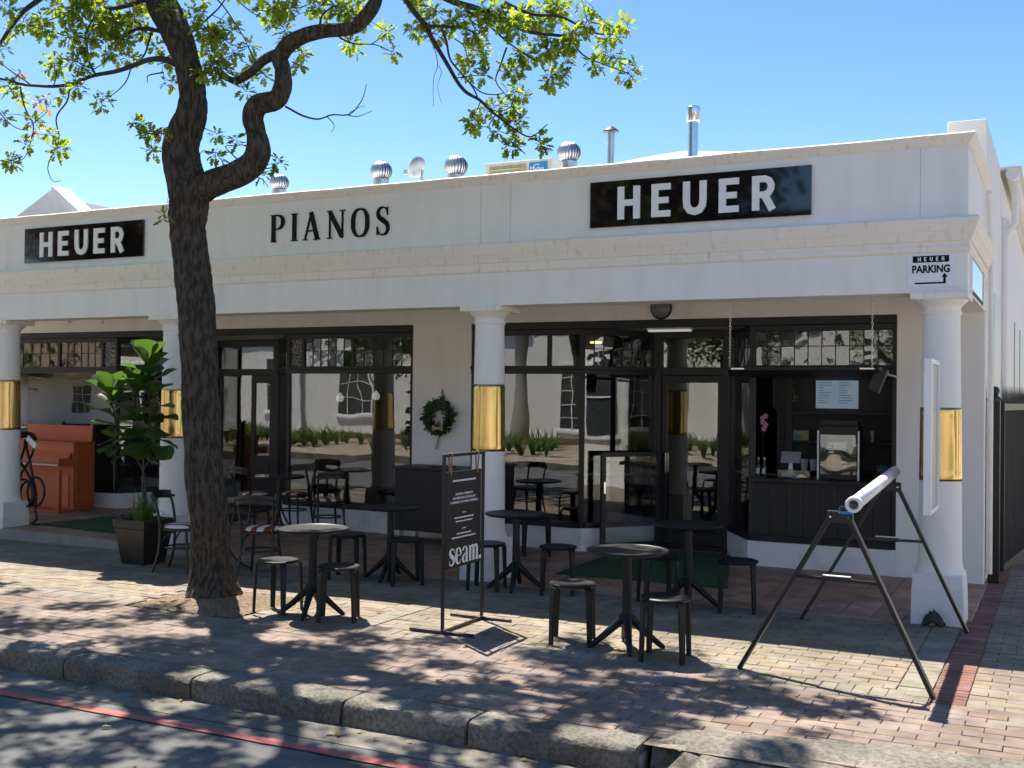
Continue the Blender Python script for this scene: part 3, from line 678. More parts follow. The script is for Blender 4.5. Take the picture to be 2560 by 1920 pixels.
text('PARKING', .088, 'letter_black', s, face_T(-1.025, 2.985, YF-.0090), align='CENTER', bold=.0034, sx=.83)
ar = MB(); ar.box(-1.155, -.905, YF-.0098, YF-.0085, 2.888, 2.902); ar.box(-.926, -.9052, YF-.0099, YF-.0084, 2.9021, 2.945)
ar.add([(-.942, YF-.0097, 2.943), (-.889, YF-.0097, 2.943), (-.9155, YF-.0097, 2.978), (-.942, YF-.0085, 2.943), (-.889, YF-.0085, 2.943), (-.9155, YF-.0085, 2.978)], [(0, 1, 2), (5, 4, 3), (0, 3, 4, 1), (1, 4, 5, 2), (2, 5, 3, 0)])
ar.build('arrow', 'letter_black', s)
s = thing('side_panel_sign', 'mirror-like glossy panel on the end of the parapet above the driveway', 'sign', (XC, 11, 2.84))
B(XC+.001, XC+.010, 10.30, 11.75, 2.84, 3.145).build('backing', 'letter_black', s); B(XC+.0105, XC+.016, 10.33, 11.72, 2.86, 3.125).build('panel', 'sidepanel', s)
g = MB(); g.box(XC+.001, XC+.02, 10.28, 10.3, 2.82, 3.165); g.box(XC+.001, XC+.02, 11.75, 11.77, 2.82, 3.165); g.build('frame', 'panelw', s)
# blade sign beside right column
s = thing('blade_sign', 'narrow white framed blade sign projecting in front of the right column', 'sign', (-.985, 9.7, .98))
g = MB(); xb = -.975
g.box(xb-.03, xb+.03, 9.36, 9.40, .98, 2.23); g.box(xb-.03, xb+.03, 9.96, 10.0, .98, 2.23); g.box(xb-.029, xb+.029, 9.40, 9.96, .98, 1.02); g.box(xb-.029, xb+.029, 9.40, 9.96, 2.19, 2.23)
g.build('frame', 'panelw', s, bevel=.003); B(xb-.012, xb+.012, 9.40, 9.96, 1.02, 2.19).build('panel', 'alu', s)
B(xb-.01, xb+.01, 10.0, 10.05, 1.95, 2.0).build('bracket', 'alu', s); B(xb-.01, xb+.01, 10.0, 10.05, 1.15, 1.2).build('bracket', 'alu', s)
# ------------------------------------------------------------------ roof equipment
def turbine(px, py, Y, r, stem, label):
    p = PY(px, py, Y); t = thing('turbine_vent', label, 'roof vent', (p.x, Y, p.z), group='turbine vents on the roof')
    g = MB(); g.cyl((p.x, Y, p.z-stem), (p.x, Y, p.z+.02), r*.72, n=20); g.build('collar', 'galv', t, smooth=40)
    c = p.z+r*.85
    for k in range(22):
        a = 2*pi*k/22; g = MB(); vs_ = []
        for i in range(9):
            th = pi*(.12+.76*i/8); rr_ = r*sin(th); zz = c+r*.92*cos(th)
            for s_ in (0, 1):
                an = a+s_*.34; rad = rr_*(1.0 if s_ == 0 else .90); vs_.append((p.x+rad*cos(an), Y+rad*sin(an), zz))
        g.add(vs_, [(2*i, 2*i+1, 2*i+3, 2*i+2) for i in range(8)]); o = g.build('blade', 'galv', t, smooth=180); sd = o.modifiers.new('s', 'SOLIDIFY'); sd.thickness = .004
    g = MB(); g.lathe([(r*.4, c+r*.82), (r*.38, c+r*.9), (.02, c+r*.97)], (p.x, Y, 0), 18); g.sphere((p.x, Y, c), r*.8, 12); g.build('core', 'galv', t, smooth=60)
turbine(698, 478, 14.0, .155, .35, 'turbine vent peeking over the parapet beside the tree trunk')
turbine(953, 452, 14.6, .175, .45, 'squat turbine vent left of the small grey dish')
turbine(1140, 442, 13.2, .165, .75, 'tallest turbine vent, standing left of the roof air conditioner')
turbine(1422, 408, 14.6, .175, .5, 'turbine vent half hidden behind the roof air conditioner')
p = PY(1048, 440, 13.6); t = thing('satellite_dish', 'small grey dish on the roof between two turbine vents', 'dish', p)
g = MB(); g.cyl((p.x+.05, p.y, p.z-.6), (p.x+.05, p.y, p.z+.08), .02); g.build('mast', 'galv', t)
g = MB(); g.T = Matrix.Translation((p.x+.02, p.y, p.z+.10)) @ Matrix.Rotation(radians(-65), 4, 'Y'); g.lathe([(.16, .09), (.15, .05), (.11, .02), (.05, .004), (.005, 0), (.05, -.006), (.11, .008), (.155, .04), (.165, .09)], n=24, cap=False); g.build('reflector', 'alu', t, smooth=60)
g = MB(); g.cyl((p.x, p.y, p.z+.08), (p.x-.2, p.y-.02, p.z+.07), .012); g.box(p.x-.24, p.x-.19, p.y-.04, p.y, p.z+.04, p.z+.10); g.build('receiver_arm', 'alu', t)
t = thing('air_conditioner', 'cream outdoor air conditioning unit with blue badge on the roof', 'air conditioner', (-5.9, 12.2, 4.2))
B(-6.40, -5.49, 12.0, 12.32, 4.22, 4.745).build('casing', 'cream', t, bevel=.012); B(-6.33, -5.84, 11.985, 11.999, 4.28, 4.69).build('coil_grille', 'coil', t)
for i in range(9): B(-6.32, -5.85, 11.975, 11.984, 4.30+i*.043, 4.308+i*.043).build('louvre', 'cream', t)
B(-5.79, -5.55, 11.988, 11.999, 4.56, 4.705).build('badge', 'blue', t); text('Midea', .085, 'signw', t, face_T(-5.685, 4.60, 11.987), align='CENTER', sx=.9)
ar = MB(); ar.tube([(-5.68+.055*cos(a), 11.986, 4.645+.035*sin(a)) for a in [radians(50+i*18) for i in range(14)]], .004, 5); ar.build('emblem', 'signw', t)
B(-6.5, -5.4, 11.9, 12.4, 3.9, 4.219).build('stand', 'galv', t)
p = PY(1527, 400, 13.0); t = thing('flue_pipe', 'thin roof flue with a black conical cap', 'flue', p)
g = MB(); g.cyl((p.x, 13, p.z-.5), (p.x, 13, p.z+.38), .047, n=16); g.build('pipe', 'galv', t, smooth=40)
g = MB(); g.lathe([(.10, .35), (.105, .365), (.03, .42), (.004, .425)], (p.x, 13, p.z), 20); g.build('cap', 'metal_black', t, smooth=40)
p = PY(1732, 385, 12.2); t = thing('flue_pipe', 'tall stainless roof flue with a wide cylindrical cowl', 'flue', p)
g = MB(); g.cyl((p.x, 12.2, p.z-.5), (p.x, 12.2, p.z+.36), .058, n=20); g.build('pipe', 'steel', t, smooth=40)
g = MB(); g.lathe([(.07, .36), (.08, .385), (.08, .53), (.07, .54)], (p.x, 12.2, p.z), 24); g.build('cowl', 'steel', t, smooth=40)
g = MB(); g.cyl((p.x, 12.2, p.z+.36), (p.x, 12.2, p.z+.385), .065, n=20); g.build('collar', 'metal_black', t)
# neighbour gable behind the left end
t = thing('neighbour_house', 'white gabled neighbour house rising behind the left end of the parapet', 'building', (-18.4, 17, 0))
pk = PY(139, 466, 16); lf = pk+Vector((-4.2, 0, -2.0)); rt = pk+Vector((1.25, 0, -.95))
g = MB(); g.prism([(lf.x, 0), (rt.x+1.5, 0), (rt.x+1.5, rt.z-1.2), (pk.x, pk.z), (lf.x, lf.z)], 16, 16.3, lambda u, v, t_: (u, t_, v)); g.build('gable_wall', 'white', t)
g = MB(); q0 = (pk.x-.02, pk.z+.02)
g.prism([(pk.x, pk.z+.005), (pk.x+2.9, pk.z-2.12), (pk.x+2.9, pk.z-2.3), (pk.x, pk.z-.2)], 15.9, 16.35, lambda u, v, t_: (u, t_, v)); g.build('gable_coping', 'white', t)
g = MB(); g.prism([(pk.x-.3, pk.z-.15), (pk.x+3.6, pk.z-.95), (pk.x+3.6, pk.z-2.2), (pk.x-.3, pk.z-2)], 17.0, 22, lambda u, v, t_: (u, t_, v)); g.build('roof', 'roof', t)
# ------------------------------------------------------------------ street tree
tree = thing('oak_tree', 'tall oak street tree with dark furrowed trunk leaning out of a square pit', 'tree', (-6.93, 7.86, 0))
TY = 7.9
def z1(x, y): return (x*.3888, y*.3888)
def z2(x, y): return (850+x*.3888, y*.3888)
PXM = 1/285.0
def limb(pts, n=56, step=8, rough=1.0):
    """pts: (px,py,radius_px,depthY) -> centre line + radii in metres"""
    c = [PY(a, b, d) for a, b, r, d in pts]; rad = []
    for (a, b, r, d), p in zip(pts, c): rad.append(r*(p-Vector((0, 0, EYE))).dot(_f)/F_PX)
    return spline(c, step), lerpl(rad, step)
def bark_tube(mb, cs, rs, n=56, seed=0, flare=False):
    prev = None; vs_ = []; k = len(cs)
    for i, p in enumerate(cs):
        t = (cs[min(i+1, k-1)]-cs[max(i-1, 0)]).normalized()
        if prev is None: prev = (Vector((1, 0, 0))-t*t.x).normalized()
        else: prev = (prev-t*prev.dot(t)).normalized()
        b = t.cross(prev); s = i*.03
        for j in range(n):
            a = 2*pi*j/n; ca, sa = cos(a), sin(a); r = rs[i]
            lump = .10*noise.noise((ca*1.3+seed, sa*1.3, p.z*2.2))+.05*noise.noise((ca*3+seed, sa*3, p.z*4.5))
            rid = abs(noise.noise((ca*7*max(r, .06)/.16+seed, sa*7*max(r, .06)/.16, p.z*2.6)))
            rid2 = abs(noise.noise((ca*14*max(r, .06)/.16, sa*14*max(r, .06)/.16+seed, p.z*7)))
            rr_ = r*(.965+lump)-.045*max(0, .26-rid)*min(1, r/.12)-.024*max(0, .28-rid2)*min(1, r/.12)
            if flare and p.z < .35: rr_ *= 1+.28*(1-p.z/.35)**2*(1+.5*noise.noise((ca*2, sa*2, 5)))
            vs_.append(p+(prev*ca+b*sa)*rr_)
    fs_ = [(i*n+j, i*n+(j+1) % n, (i+1)*n+(j+1) % n, (i+1)*n+j) for i in range(k-1) for j in range(n)]
    fs_ += [tuple(range(n-1, -1, -1)), tuple(range((k-1)*n, k*n))]
    mb.add(vs_, fs_)
base = PZ(535, 1506, zs(-6.9)); ty0 = base.y+.14
trunk = [(538, 1525, 58, ty0), (535, 1480, 56, ty0), (528, 1380, 51, ty0), (518, 1250, 50, 7.87), (506, 1100, 49, 7.88), (498, 950, 48.5, TY), (494, 800, 48.5, TY), (484, 700, 48, TY), (474, 620, 47, TY), (470, 560, 48, TY), (474, 510, 52, TY), (468, 460, 50, TY), (455, 410, 49, TY), (452, 370, 48, TY), (464, 330, 45, TY), (480, 285, 40, TY), (481, 230, 34, TY), (468, 160, 34, TY), (440, 80, 40, 7.95), (402, 0, 40, 8.0), (380, -90, 36, 8.1), (372, -200, 32, 8.2), (390, -320, 25, 8.2)]
right = [(470, 500, 40, TY), (520, 465, 37, TY), (575, 443, 34, TY-.02), (622, 418, 36, TY-.05), (645, 381, 34, TY-.05), (640, 330, 26, TY-.05), (632, 290, 29, TY-.05), (648, 262, 30, TY-.05), (690, 250, 27, TY-.05), (706, 220, 26, TY), (706, 175, 21, TY), (700, 145, 22, TY), (722, 112, 22, TY), (760, 90, 20, TY), (810, 78, 18, TY), (860, 74, 17, 8.0), (895, 62, 19, 8.05), (930, 20, 19, 8.1), (960, -40, 15, 8.15), (1040, -110, 14, 8.2), (1130, -140, 12, 8.3)]
sub = [z1(1800, 340)+(14, TY), z1(1700, 385)+(13, TY), z1(1620, 460)+(11, TY), z1(1520, 520)+(10, TY), z1(1440, 490)+(7, TY), z1(1390, 460)+(4, TY)]
tb = MB(); cs, rs = limb(trunk, step=14); bark_tube(tb, cs, rs, 72, 0, True); nodes = [(p, r) for p, r in zip(cs, rs) if p.z > 4.2]
tb.build('trunk', 'bark', tree, smooth=180)
lb = MB(); cs, rs = limb(right, step=10); bark_tube(lb, cs, rs, 48, 3); nodes += [(p, r) for p, r in zip(cs, rs)][60:]
cs, rs = limb(sub, step=6); bark_tube(lb, cs, rs, 20, 5); nodes += list(zip(cs, rs))
lb.build('limb', 'bark', tree, smooth=180)
br = MB()
def branch(pts, r0, r1, d0, d1, src=z1):
    n = len(pts); c = []
    for i, (a, b) in enumerate(pts): c.append(PY(*src(a, b), d0+(d1-d0)*i/max(1, n-1)))
    cs = spline(c, 5); rs = lerpl([r0+(r1-r0)*i/(n-1) for i in range(n)], 5)
    cs = [p+Vector((noise.noise(p*3), noise.noise(p*3+Vector((9, 0, 0))), noise.noise(p*3+Vector((0, 9, 0)))))*.02 for p in cs]
    br.tube(cs, rs, 7); nodes.extend(zip(cs, rs))
branch([(1150, 420), (1050, 372), (950, 380), (850, 425), (750, 460), (600, 482), (430, 545), (200, 558), (60, 520), (-60, 500)], .030, .010, 7.9, 7.3)
branch([(1040, 200), (940, 180), (870, 190), (780, 240), (700, 250)], .022, .010, 7.95, 7.6)
branch([(985, 170), (965, 250), (930, 340), (895, 390)], .012, .008, 7.95, 7.9)
branch([(610, 470), (575, 400), (560, 300), (545, 230), (600, 120)], .012, .008, 7.7, 7.4)
branch([(1000, -40), (900, 10), (800, 40), (700, 60)], .030, .016, 8.0, 7.6)
branch([(330, -60), (240, 10), (150, 75), (80, 170), (10, 265), (-40, 340)], .030, .014, 7.6, 7.4)
branch([(440, 555), (432, 650), (365, 755), (375, 880), (350, 960), (318, 1030), (308, 1090), (340, 1160), (390, 1155)], .009, .003, 7.6, 7.5)
branch([(130, 560), (160, 680), (210, 800), (195, 900), (150, 1020), (80, 1050)], .008, .003, 7.4, 7.3)
branch([(200, 555), (100, 480), (0, 400)], .008, .004, 7.5, 7.3)
branch([(400, 100), (300, 130), (200, 140), (50, 265)], .007, .004, 7.6, 7.4)
branch([(840, 450), (800, 540), (700, 620), (650, 640)], .007, .003, 7.8, 7.6)
branch([(1050, 460), (950, 490), (950, 540)], .008, .003, 7.9, 7.8)
branch([(0, 720), (60, 780), (160, 830), (300, 720)], .006, .003, 7.3, 7.4)
branch([(1080, 860), (1000, 850), (900, 830), (830, 780)], .008, .004, 7.85, 7.7)
branch([(1830, 680), (1950, 740), (2050, 770), (2140, 745), (2250, 730), (2330, 640), (2360, 540)], .010, .003, 7.85, 7.7)
branch([(2230, 735), (2310, 745), (2390, 715)], .005, .002, 7.8, 7.7); branch([(2110, 760), (2150, 810), (2130, 855)], .005, .002, 7.8, 7.7); branch([(2250, 720), (2300, 690), (2350, 680)], .003, .002, 7.8, 7.7)
branch([(1600, 1080), (1500, 1000), (1440, 940), (1540, 930)], .008, .003, 7.85, 7.75); branch([(1470, 970), (1400, 985), (1300, 975)], .005, .003, 7.8, 7.75)
branch([(1690, 1090), (1740, 1080), (1790, 1050)], .007, .003, 7.85, 7.75); branch([(1600, 1140), (1680, 1150), (1730, 1200)], .006, .003, 7.85, 7.75)
branch([(1300, 150), (1400, 60), (1470, -30)], .010, .005, 7.9, 7.8); branch([(1380, -20), (1480, 100), (1570, 250), (1620, 360)], .008, .003, 7.6, 7.6); branch([(1500, -30), (1620, 80), (1760, 150)], .008, .003, 7.7, 7.7)
branch([(2050, 180), (2070, 100), (2150, 40)], .012, .006, 7.9, 7.8)
b2 = lambda pts, r0, r1, d0=8.2, d1=8.4: branch(pts, r0, r1, d0, d1, z2)
b2([(300, -160), (420, -20), (490, 80), (560, 170), (600, 260), (690, 420), (790, 580), (900, 640), (1000, 735), (1100, 820), (1220, 880), (1330, 805)], .030, .004, 8.2, 8.45)
b2([(450, -120), (700, 0), (870, 60), (1060, 130), (1200, 200), (1340, 220), (1450, 235)], .034, .010, 8.2, 8.6)
b2([(560, 165), (680, 170), (820, 190), (900, 260)], .016, .006); b2([(660, 180), (690, 260), (710, 380), (800, 490), (850, 560), (880, 620)], .011, .006)
b2([(740, 240), (800, 300), (830, 420)], .006, .003); b2([(790, 490), (900, 585), (1000, 610), (1060, 600)], .007, .004); b2([(730, 500), (840, 490), (940, 485)], .005, .003)
b2([(1075, 300), (1030, 420), (1005, 520), (1060, 600)], .009, .004, 8.4, 8.45); b2([(800, 70), (950, 160), (1100, 280), (1240, 380)], .012, .005, 8.3, 8.5)
b2([(1060, 20), (1240, 90), (1400, 100), (1550, 170), (1700, 210), (1810, 185)], .018, .004, 8.4, 8.7); b2([(1330, 220), (1460, 240), (1560, 350), (1700, 420), (1850, 480)], .010, .004, 8.5, 8.8)
b2([(600, 265), (620, 410), (600, 500), (605, 680)], .004, .002); b2([(630, 415), (645, 460), (625, 560), (655, 670)], .003, .0015)
b2([(1000, 740), (960, 830), (1050, 930)], .006, .003, 8.4, 8.4); b2([(900, 650), (870, 720), (850, 760)], .005, .003, 8.35, 8.3); b2([(0, 240), (100, 290), (230, 290), (340, 330)], .008, .003, 8.0, 8.0); b2([(200, 290), (280, 230), (320, 200)], .005, .003, 8.0, 8.0)
b2([(1030, 720), (1100, 690), (1130, 600)], .005, .003, 8.4, 8.4)
# leaf clusters
LEAF = [(0, .0), (.10, .035), (.22, .05), (.30, .16), (.38, .20), (.43, .10), (.53, .12), (.60, .25), (.70, .27), (.74, .14), (.82, .14), (.90, .18), (.97, .10), (1.0, 0)]
LEAF_S = [(0, 0), (.22, .10), (.45, .12), (.62, .27), (.80, .22), (1.0, 0)]
def add_leaf(mb, p, d, up, size, rn, outline, fold):
    d = d.normalized(); s = d.cross(up)
    if s.length < 1e-3: s = d.orthogonal()
    s.normalize(); nn = s.cross(d)
    base_ = len(mb.v); k = len(outline)
    cent = [p+d*(t*size)-nn*(.10*size*t*t) for t, _ in outline]
    vs_ = [c for c in cent]
    l = [cent[i]+s*(wd*size)+nn*(abs(wd)*size*fold) for i, (t, wd) in enumerate(outline)][1:-1]
    r = [cent[i]-s*(wd*size)+nn*(abs(wd)*size*fold) for i, (t, wd) in enumerate(outline)][1:-1]
    a, b = vs_[0], vs_[-1]
    mid = vs_[k//2]
    mb.add([a, mid, b]+l+r, [tuple([0]+list(range(3, 3+k-2))+[2, 1]), tuple([0, 1, 2]+list(range(3+2*(k-2)-1, 3+k-2-1, -1)))], rn)
rl_ = random.Random(21)
def rosette(mb, c, axis, n, size, outline, sun=.6):
    ref = axis.orthogonal().normalized(); b = axis.cross(ref)
    for i in range(n):
        a = 2.4*i+rl_.uniform(-.4, .4); el = rl_.uniform(-.25, .75)
        d = (ref*cos(a)+b*sin(a))*cos(el)+axis*sin(el); d.z -= rl_.uniform(0, .35)
        up = Vector((rl_.gauss(0, .35), rl_.gauss(0, .35), 1))
        add_leaf(mb, c+d*.012, d, up, size*rl_.uniform(.7, 1.15), rl_.random(), outline, rl_.uniform(-.15, .45))
lv = MB(); lvy = MB()
def nearest(p, exclude=0):
    best = min(nodes, key=lambda q: (q[0]-p).length_squared); return best
def cluster(c, R, nros, size, outline, mb, nl=(5, 8), flat=.8):
    pn, pr = nearest(c); dd = c-pn
    if dd.length > .03:
        m1 = pn+dd*.5+Vector((rl_.gauss(0, .1), rl_.gauss(0, .1), rl_.gauss(0, .06)))*dd.length
        r0 = min(max(.004, pr*.55), .004+.010*dd.length); cs = spline([pn, m1, c], 5); br.tube(cs, lerpl([r0, r0*.75, r0*.45], 5), 5)
        nodes.extend([(q, r0*.7) for q in cs[2:]])
    for i in range(nros):
        v = Vector((rl_.gauss(0, 1), rl_.gauss(0, 1), rl_.gauss(0, flat))); v = v.normalized()*R*rl_.uniform(.15, 1)
        e = c+v; br.tube([c, c+v*.5+Vector((0, 0, .01)), e], [.003, .0024, .0018], 3, cap=False)
        rosette(mb, e, (v.normalized()+Vector((0, 0, .2))).normalized(), rl_.randint(*nl), size, outline)
C1 = [(500, 60, 150), (700, 130, 140), (560, 280, 90), (450, 240, 80), (800, 260, 100), (860, 110, 110), (250, 170, 90), (150, 140, 60), (350, 420, 80), (500, 400, 90), (720, 340, 80), (840, 370, 60), (500, 560, 70), (1040, 410, 60), (1090, 520, 50), (1000, 300, 40), (660, 640, 70), (60, 570, 60), (30, 740, 45), (210, 790, 50), (320, 860, 30), (160, 930, 45), (75, 1050, 70), (370, 950, 65), (870, 800, 60), (960, 860, 60), (1040, 850, 40), (980, 960, 50),
      (1350, 240, 110), (1300, 180, 80), (1400, 420, 90), (1250, 80, 60), (1500, 190, 70), (1600, 300, 50), (1750, 80, 120), (1850, 50, 90), (1830, 200, 60), (1580, 590, 45), (1650, 430, 60), (2050, 60, 90), (2150, 40, 60), (1940, 330, 55), (1700, 480, 30), (1380, 1000, 55), (1400, 860, 28), (1520, 900, 35), (1790, 1050, 45), (1700, 1130, 45), (1060, 1390, 30), (1920, 420, 20), (50, 40, 60), (350, 40, 60), (620, 30, 90), (1500, 330, 60), (1340, 330, 80), (1280, 480, 40), (1450, 450, 70), (140, 620, 40), (420, 630, 40), (620, 220, 70), (930, 210, 60), (1080, 60, 40), (10, 320, 40)]
C2 = [(60, 60, 110), (100, 130, 80), (300, 200, 50), (340, 330, 28), (60, 280, 55), (110, 320, 25), (490, 40, 70), (480, 190, 70), (550, 120, 60), (620, 90, 40), (780, 80, 80), (860, 200, 90), (900, 300, 80), (820, 370, 60), (830, 440, 60), (950, 60, 100), (1060, 90, 90), (1130, 180, 110), (1230, 80, 100), (1300, 150, 100), (1400, 60, 100), (1200, 350, 90), (1330, 320, 100), (1430, 300, 90), (1380, 480, 85), (1370, 530, 50), (1500, 220, 90), (1590, 130, 70), (1740, 230, 80), (1850, 150, 60), (1620, 420, 70), (1760, 360, 60), (1850, 470, 75), (1110, 460, 80), (1140, 590, 80), (1010, 680, 40), (1100, 690, 50), (1130, 780, 90), (960, 720, 60), (850, 760, 65), (880, 800, 40), (1000, 850, 40), (1110, 940, 75), (1290, 930, 65), (1560, 10, 50), (930, 490, 20), (940, 350, 35), (620, 220, 60), (720, 170, 60), (1150, 420, 50), (1450, 400, 50), (1680, 300, 50), (1700, 130, 40)]
for lst, f in ((C1, z1), (C2, z2)):
    for (a, b, R) in lst:
        Yd = (7.3+.6*min(1, a/1100)+rl_.uniform(-.25, .25)) if f is z1 else (8.3+.4*max(0, a-600)/1300+rl_.uniform(-.2, .2))
        c = PY(*f(a, b), Yd); Rm = R*.3888*(c-Vector((0, 0, EYE))).dot(_f)/F_PX
        cluster(c, Rm*.85, max(3, int((Rm/.05)**1.85*2.3)), .094, LEAF, lv, (4, 7))
for (a, b, R) in [(290, 640, 70), (130, 450, 40), (310, 690, 45), (220, 830, 30), (1040, 870, 20)]:
    c = PY(*z1(a, b), 7.4); cluster(c, R*.3888*PXM*.9, 2 if R < 50 else 3, .075, LEAF, lvy, (4, 5))
# hidden part of the crown above the picture: limbs and clumps
for c in [[(-7.7, 8.2, 6.4), (-8.4, 7.6, 7.0), (-9.6, 6.8, 7.4), (-10.9, 6.2, 7.6)], [(-7.7, 8.2, 6.3), (-7.2, 7.4, 7.0), (-7.4, 6.4, 7.4), (-8.0, 5.2, 7.5)], [(-5.4, 8.2, 6.0), (-5.6, 7.6, 6.6), (-5.2, 7.0, 7.0)], [(-7.65, 8.2, 6.8), (-7.0, 8.8, 7.5), (-6.2, 9.4, 7.8)], [(-7.65, 8.2, 6.8), (-8.8, 8.8, 7.6), (-10.2, 9.0, 7.9)], [(-8.4, 7.6, 7.0), (-9.4, 8.0, 7.0), (-11.5, 7.9, 7.2), (-13, 7.6, 7.2)]]:
    cs = spline(c, 8); rs = [.09-.075*i/(len(cs)-1) for i in range(len(cs))]; br.tube(cs, rs, 9); nodes.extend(zip(cs, rs))
hc = random.Random(77); cand = []
for i in range(9000):
    sx_, sy_ = hc.uniform(-14, -1.2), hc.uniform(1.8, 8.0)       # where this clump's shade falls on the street
    z = hc.uniform(6.0, 8.6)
    lim = 7.55-.4*noise.noise((sx_*1.2, 3, 0))
    if -4.6 < sx_ < -2.4: lim += .4
    if sx_ > -2.4: lim -= .35*(sx_+2.4)
    if sx_ < -9: lim -= .10*(-9-sx_)
    if sy_ > lim or sy_ < 2.2+.25*max(0, sx_+6): continue
    if noise.noise((sx_*1.6, sy_*2.0, 4.2)) < (-.03 if sy_ > 5.4 else -.2): continue
    p = Vector((sx_-.46*z, sy_+.335*z, z))
    if p.y > 11: continue
    cand.append(p)
cand = cand[:1180]; cand.sort(key=lambda p: (p-Vector((-7.6, 8.1, 6.5))).length)
for p in cand: cluster(p, hc.uniform(.10, .26), hc.randint(5, 8), .118, LEAF_S, lv, (5, 7), .5)
br.build('branches', 'twig', tree, smooth=180, fix=False)
lv.build('crown', 'leaf', tree, fix=False); o = lvy.build('dry_leaves', 'leaf_y', tree, fix=False); o['label'] = 'a few yellow and brown dry leaves'
# ------------------------------------------------------------------ pavement furniture
def make_table():
    t = thing('cafe_table', 'x', 'table', group='black pedestal cafe tables')
    g = MB(); g.lathe([(.05, .715), (.26, .717), (.295, .722), (.308, .730), (.312, .738), (.308, .746), (.298, .748), (.292, .744), (.285, .7425), (.05, .7425)], n=48); g.build('top', 'resin', t, smooth=35)
    g = MB(); g.box(-.075, .075, -.05, .05, .695, .714); g.box(-.05, .05, -.075, .075, .696, .7135); g.build('bracket', 'resin', t, bevel=.006)
    g = MB(); g.lathe([(.043, .20), (.040, .25), (.036, .45), (.035, .695)], n=20); g.build('column', 'resin', t, smooth=40)
    for k in range(4):
        a = pi/2*k; g = MB(); g.T = Matrix.Rotation(a, 4, 'Z'); g.tube([(.018, 0, .24), (.05, 0, .205), (.16, 0, .105), (.262, 0, .022), (.288, 0, .010)], [.036, .034, .026, .021, .012], 10); g.build('foot', 'resin', t, smooth=50)
    return t
def make_stool():
    t = thing('stool', 'x', 'stool', group='black round-seat stools')
    g = MB(); g.lathe([(.02, .425), (.15, .427), (.172, .432), (.182, .440), (.184, .447), (.178, .455), (.165, .459), (.15, .456), (.02, .454)], n=40); g.build('seat', 'resin', t, smooth=40)
    for k in range(4):
        a = pi/4+pi/2*k; g = MB(); g.T = Matrix.Rotation(a, 4, 'Z'); vs_ = []
        pts = [(.150, .441), (.172, .440), (.186, .430), (.192, .412), (.196, .36), (.203, .18), (.210, .0)]; wd = [.030, .030, .030, .028, .026, .023, .020]; th = [.010, .013, .014, .015, .015, .013, .012]
        for (r, z), a_, b_ in zip(pts, wd, th):
            dr, dz = (1, 0) if z < .42 else ((.7, .7) if r > .18 else (0, 1))
            for sx, sy in ((-1, -1), (1, -1), (1, 1), (-1, 1)): vs_.append((r+dr*b_*sy*.8-(.003 if z > .42 else 0), sx*a_, z-dz*b_*.6*(1-sy)*.5))
        n = len(pts); g.add(vs_, [(i*4+j, i*4+(j+1) % 4, i*4+4+(j+1) % 4, i*4+4+j) for i in range(n-1) for j in range(4)]+[(3, 2, 1, 0), tuple(range(4*n-4, 4*n))])
        g.build('leg', 'resin', t, smooth=50, bevel=.004)
    return t
tp = make_table(); first = False
for i, (x, y, rz, lb_) in enumerate([(-5.80, 7.80, .35, 'black pedestal table in the sun nearest the tree trunk'), (-6.23, 9.70, .2, 'black pedestal table in front of the black cabinet'), (-4.82, 9.78, .3, 'black pedestal table just right of the middle column'),
        (-2.95, 7.89, .45, 'nearest black pedestal table, sun spots on its top, close to the kerb'), (-3.06, 9.76, .25, 'black pedestal table standing before the green doormat'), (-6.30, 11.55, .6, 'black pedestal table behind the middle column by the window')]):
    place(tp, i > 0, (x, y, gz(x, y)), rz, lb_)
sp_ = make_stool()
for i, (x, y, rz, lb_) in enumerate([(-6.13, 7.75, .1, 'sunlit black stool left of the table by the tree'), (-5.47, 7.72, .5, 'half-shaded black stool right of the table by the tree'), (-6.66, 9.55, .3, 'black stool left of the table before the black cabinet'), (-5.93, 9.52, .7, 'black stool right of the table before the black cabinet'),
        (-5.06, 9.62, .2, 'black stool seen behind the menu stand post, left of the column-side table'), (-4.36, 9.76, .4, 'black stool right of the column-side table'), (-3.40, 7.90, .3, 'black stool with sun spots left of the nearest table'), (-3.32, 9.68, .6, 'black stool half hidden behind the nearest table top'),
        (-2.58, 7.70, .15, 'nearest black stool, right of the table close to the kerb'), (-2.60, 9.74, .25, 'rightmost black stool in the shade, on the mat side near the kiosk'), (-5.60, 11.90, .5, 'black stool against the shop window behind the middle column')]):
    place(sp_, i > 0, (x, y, gz(x, y)), rz, lb_)
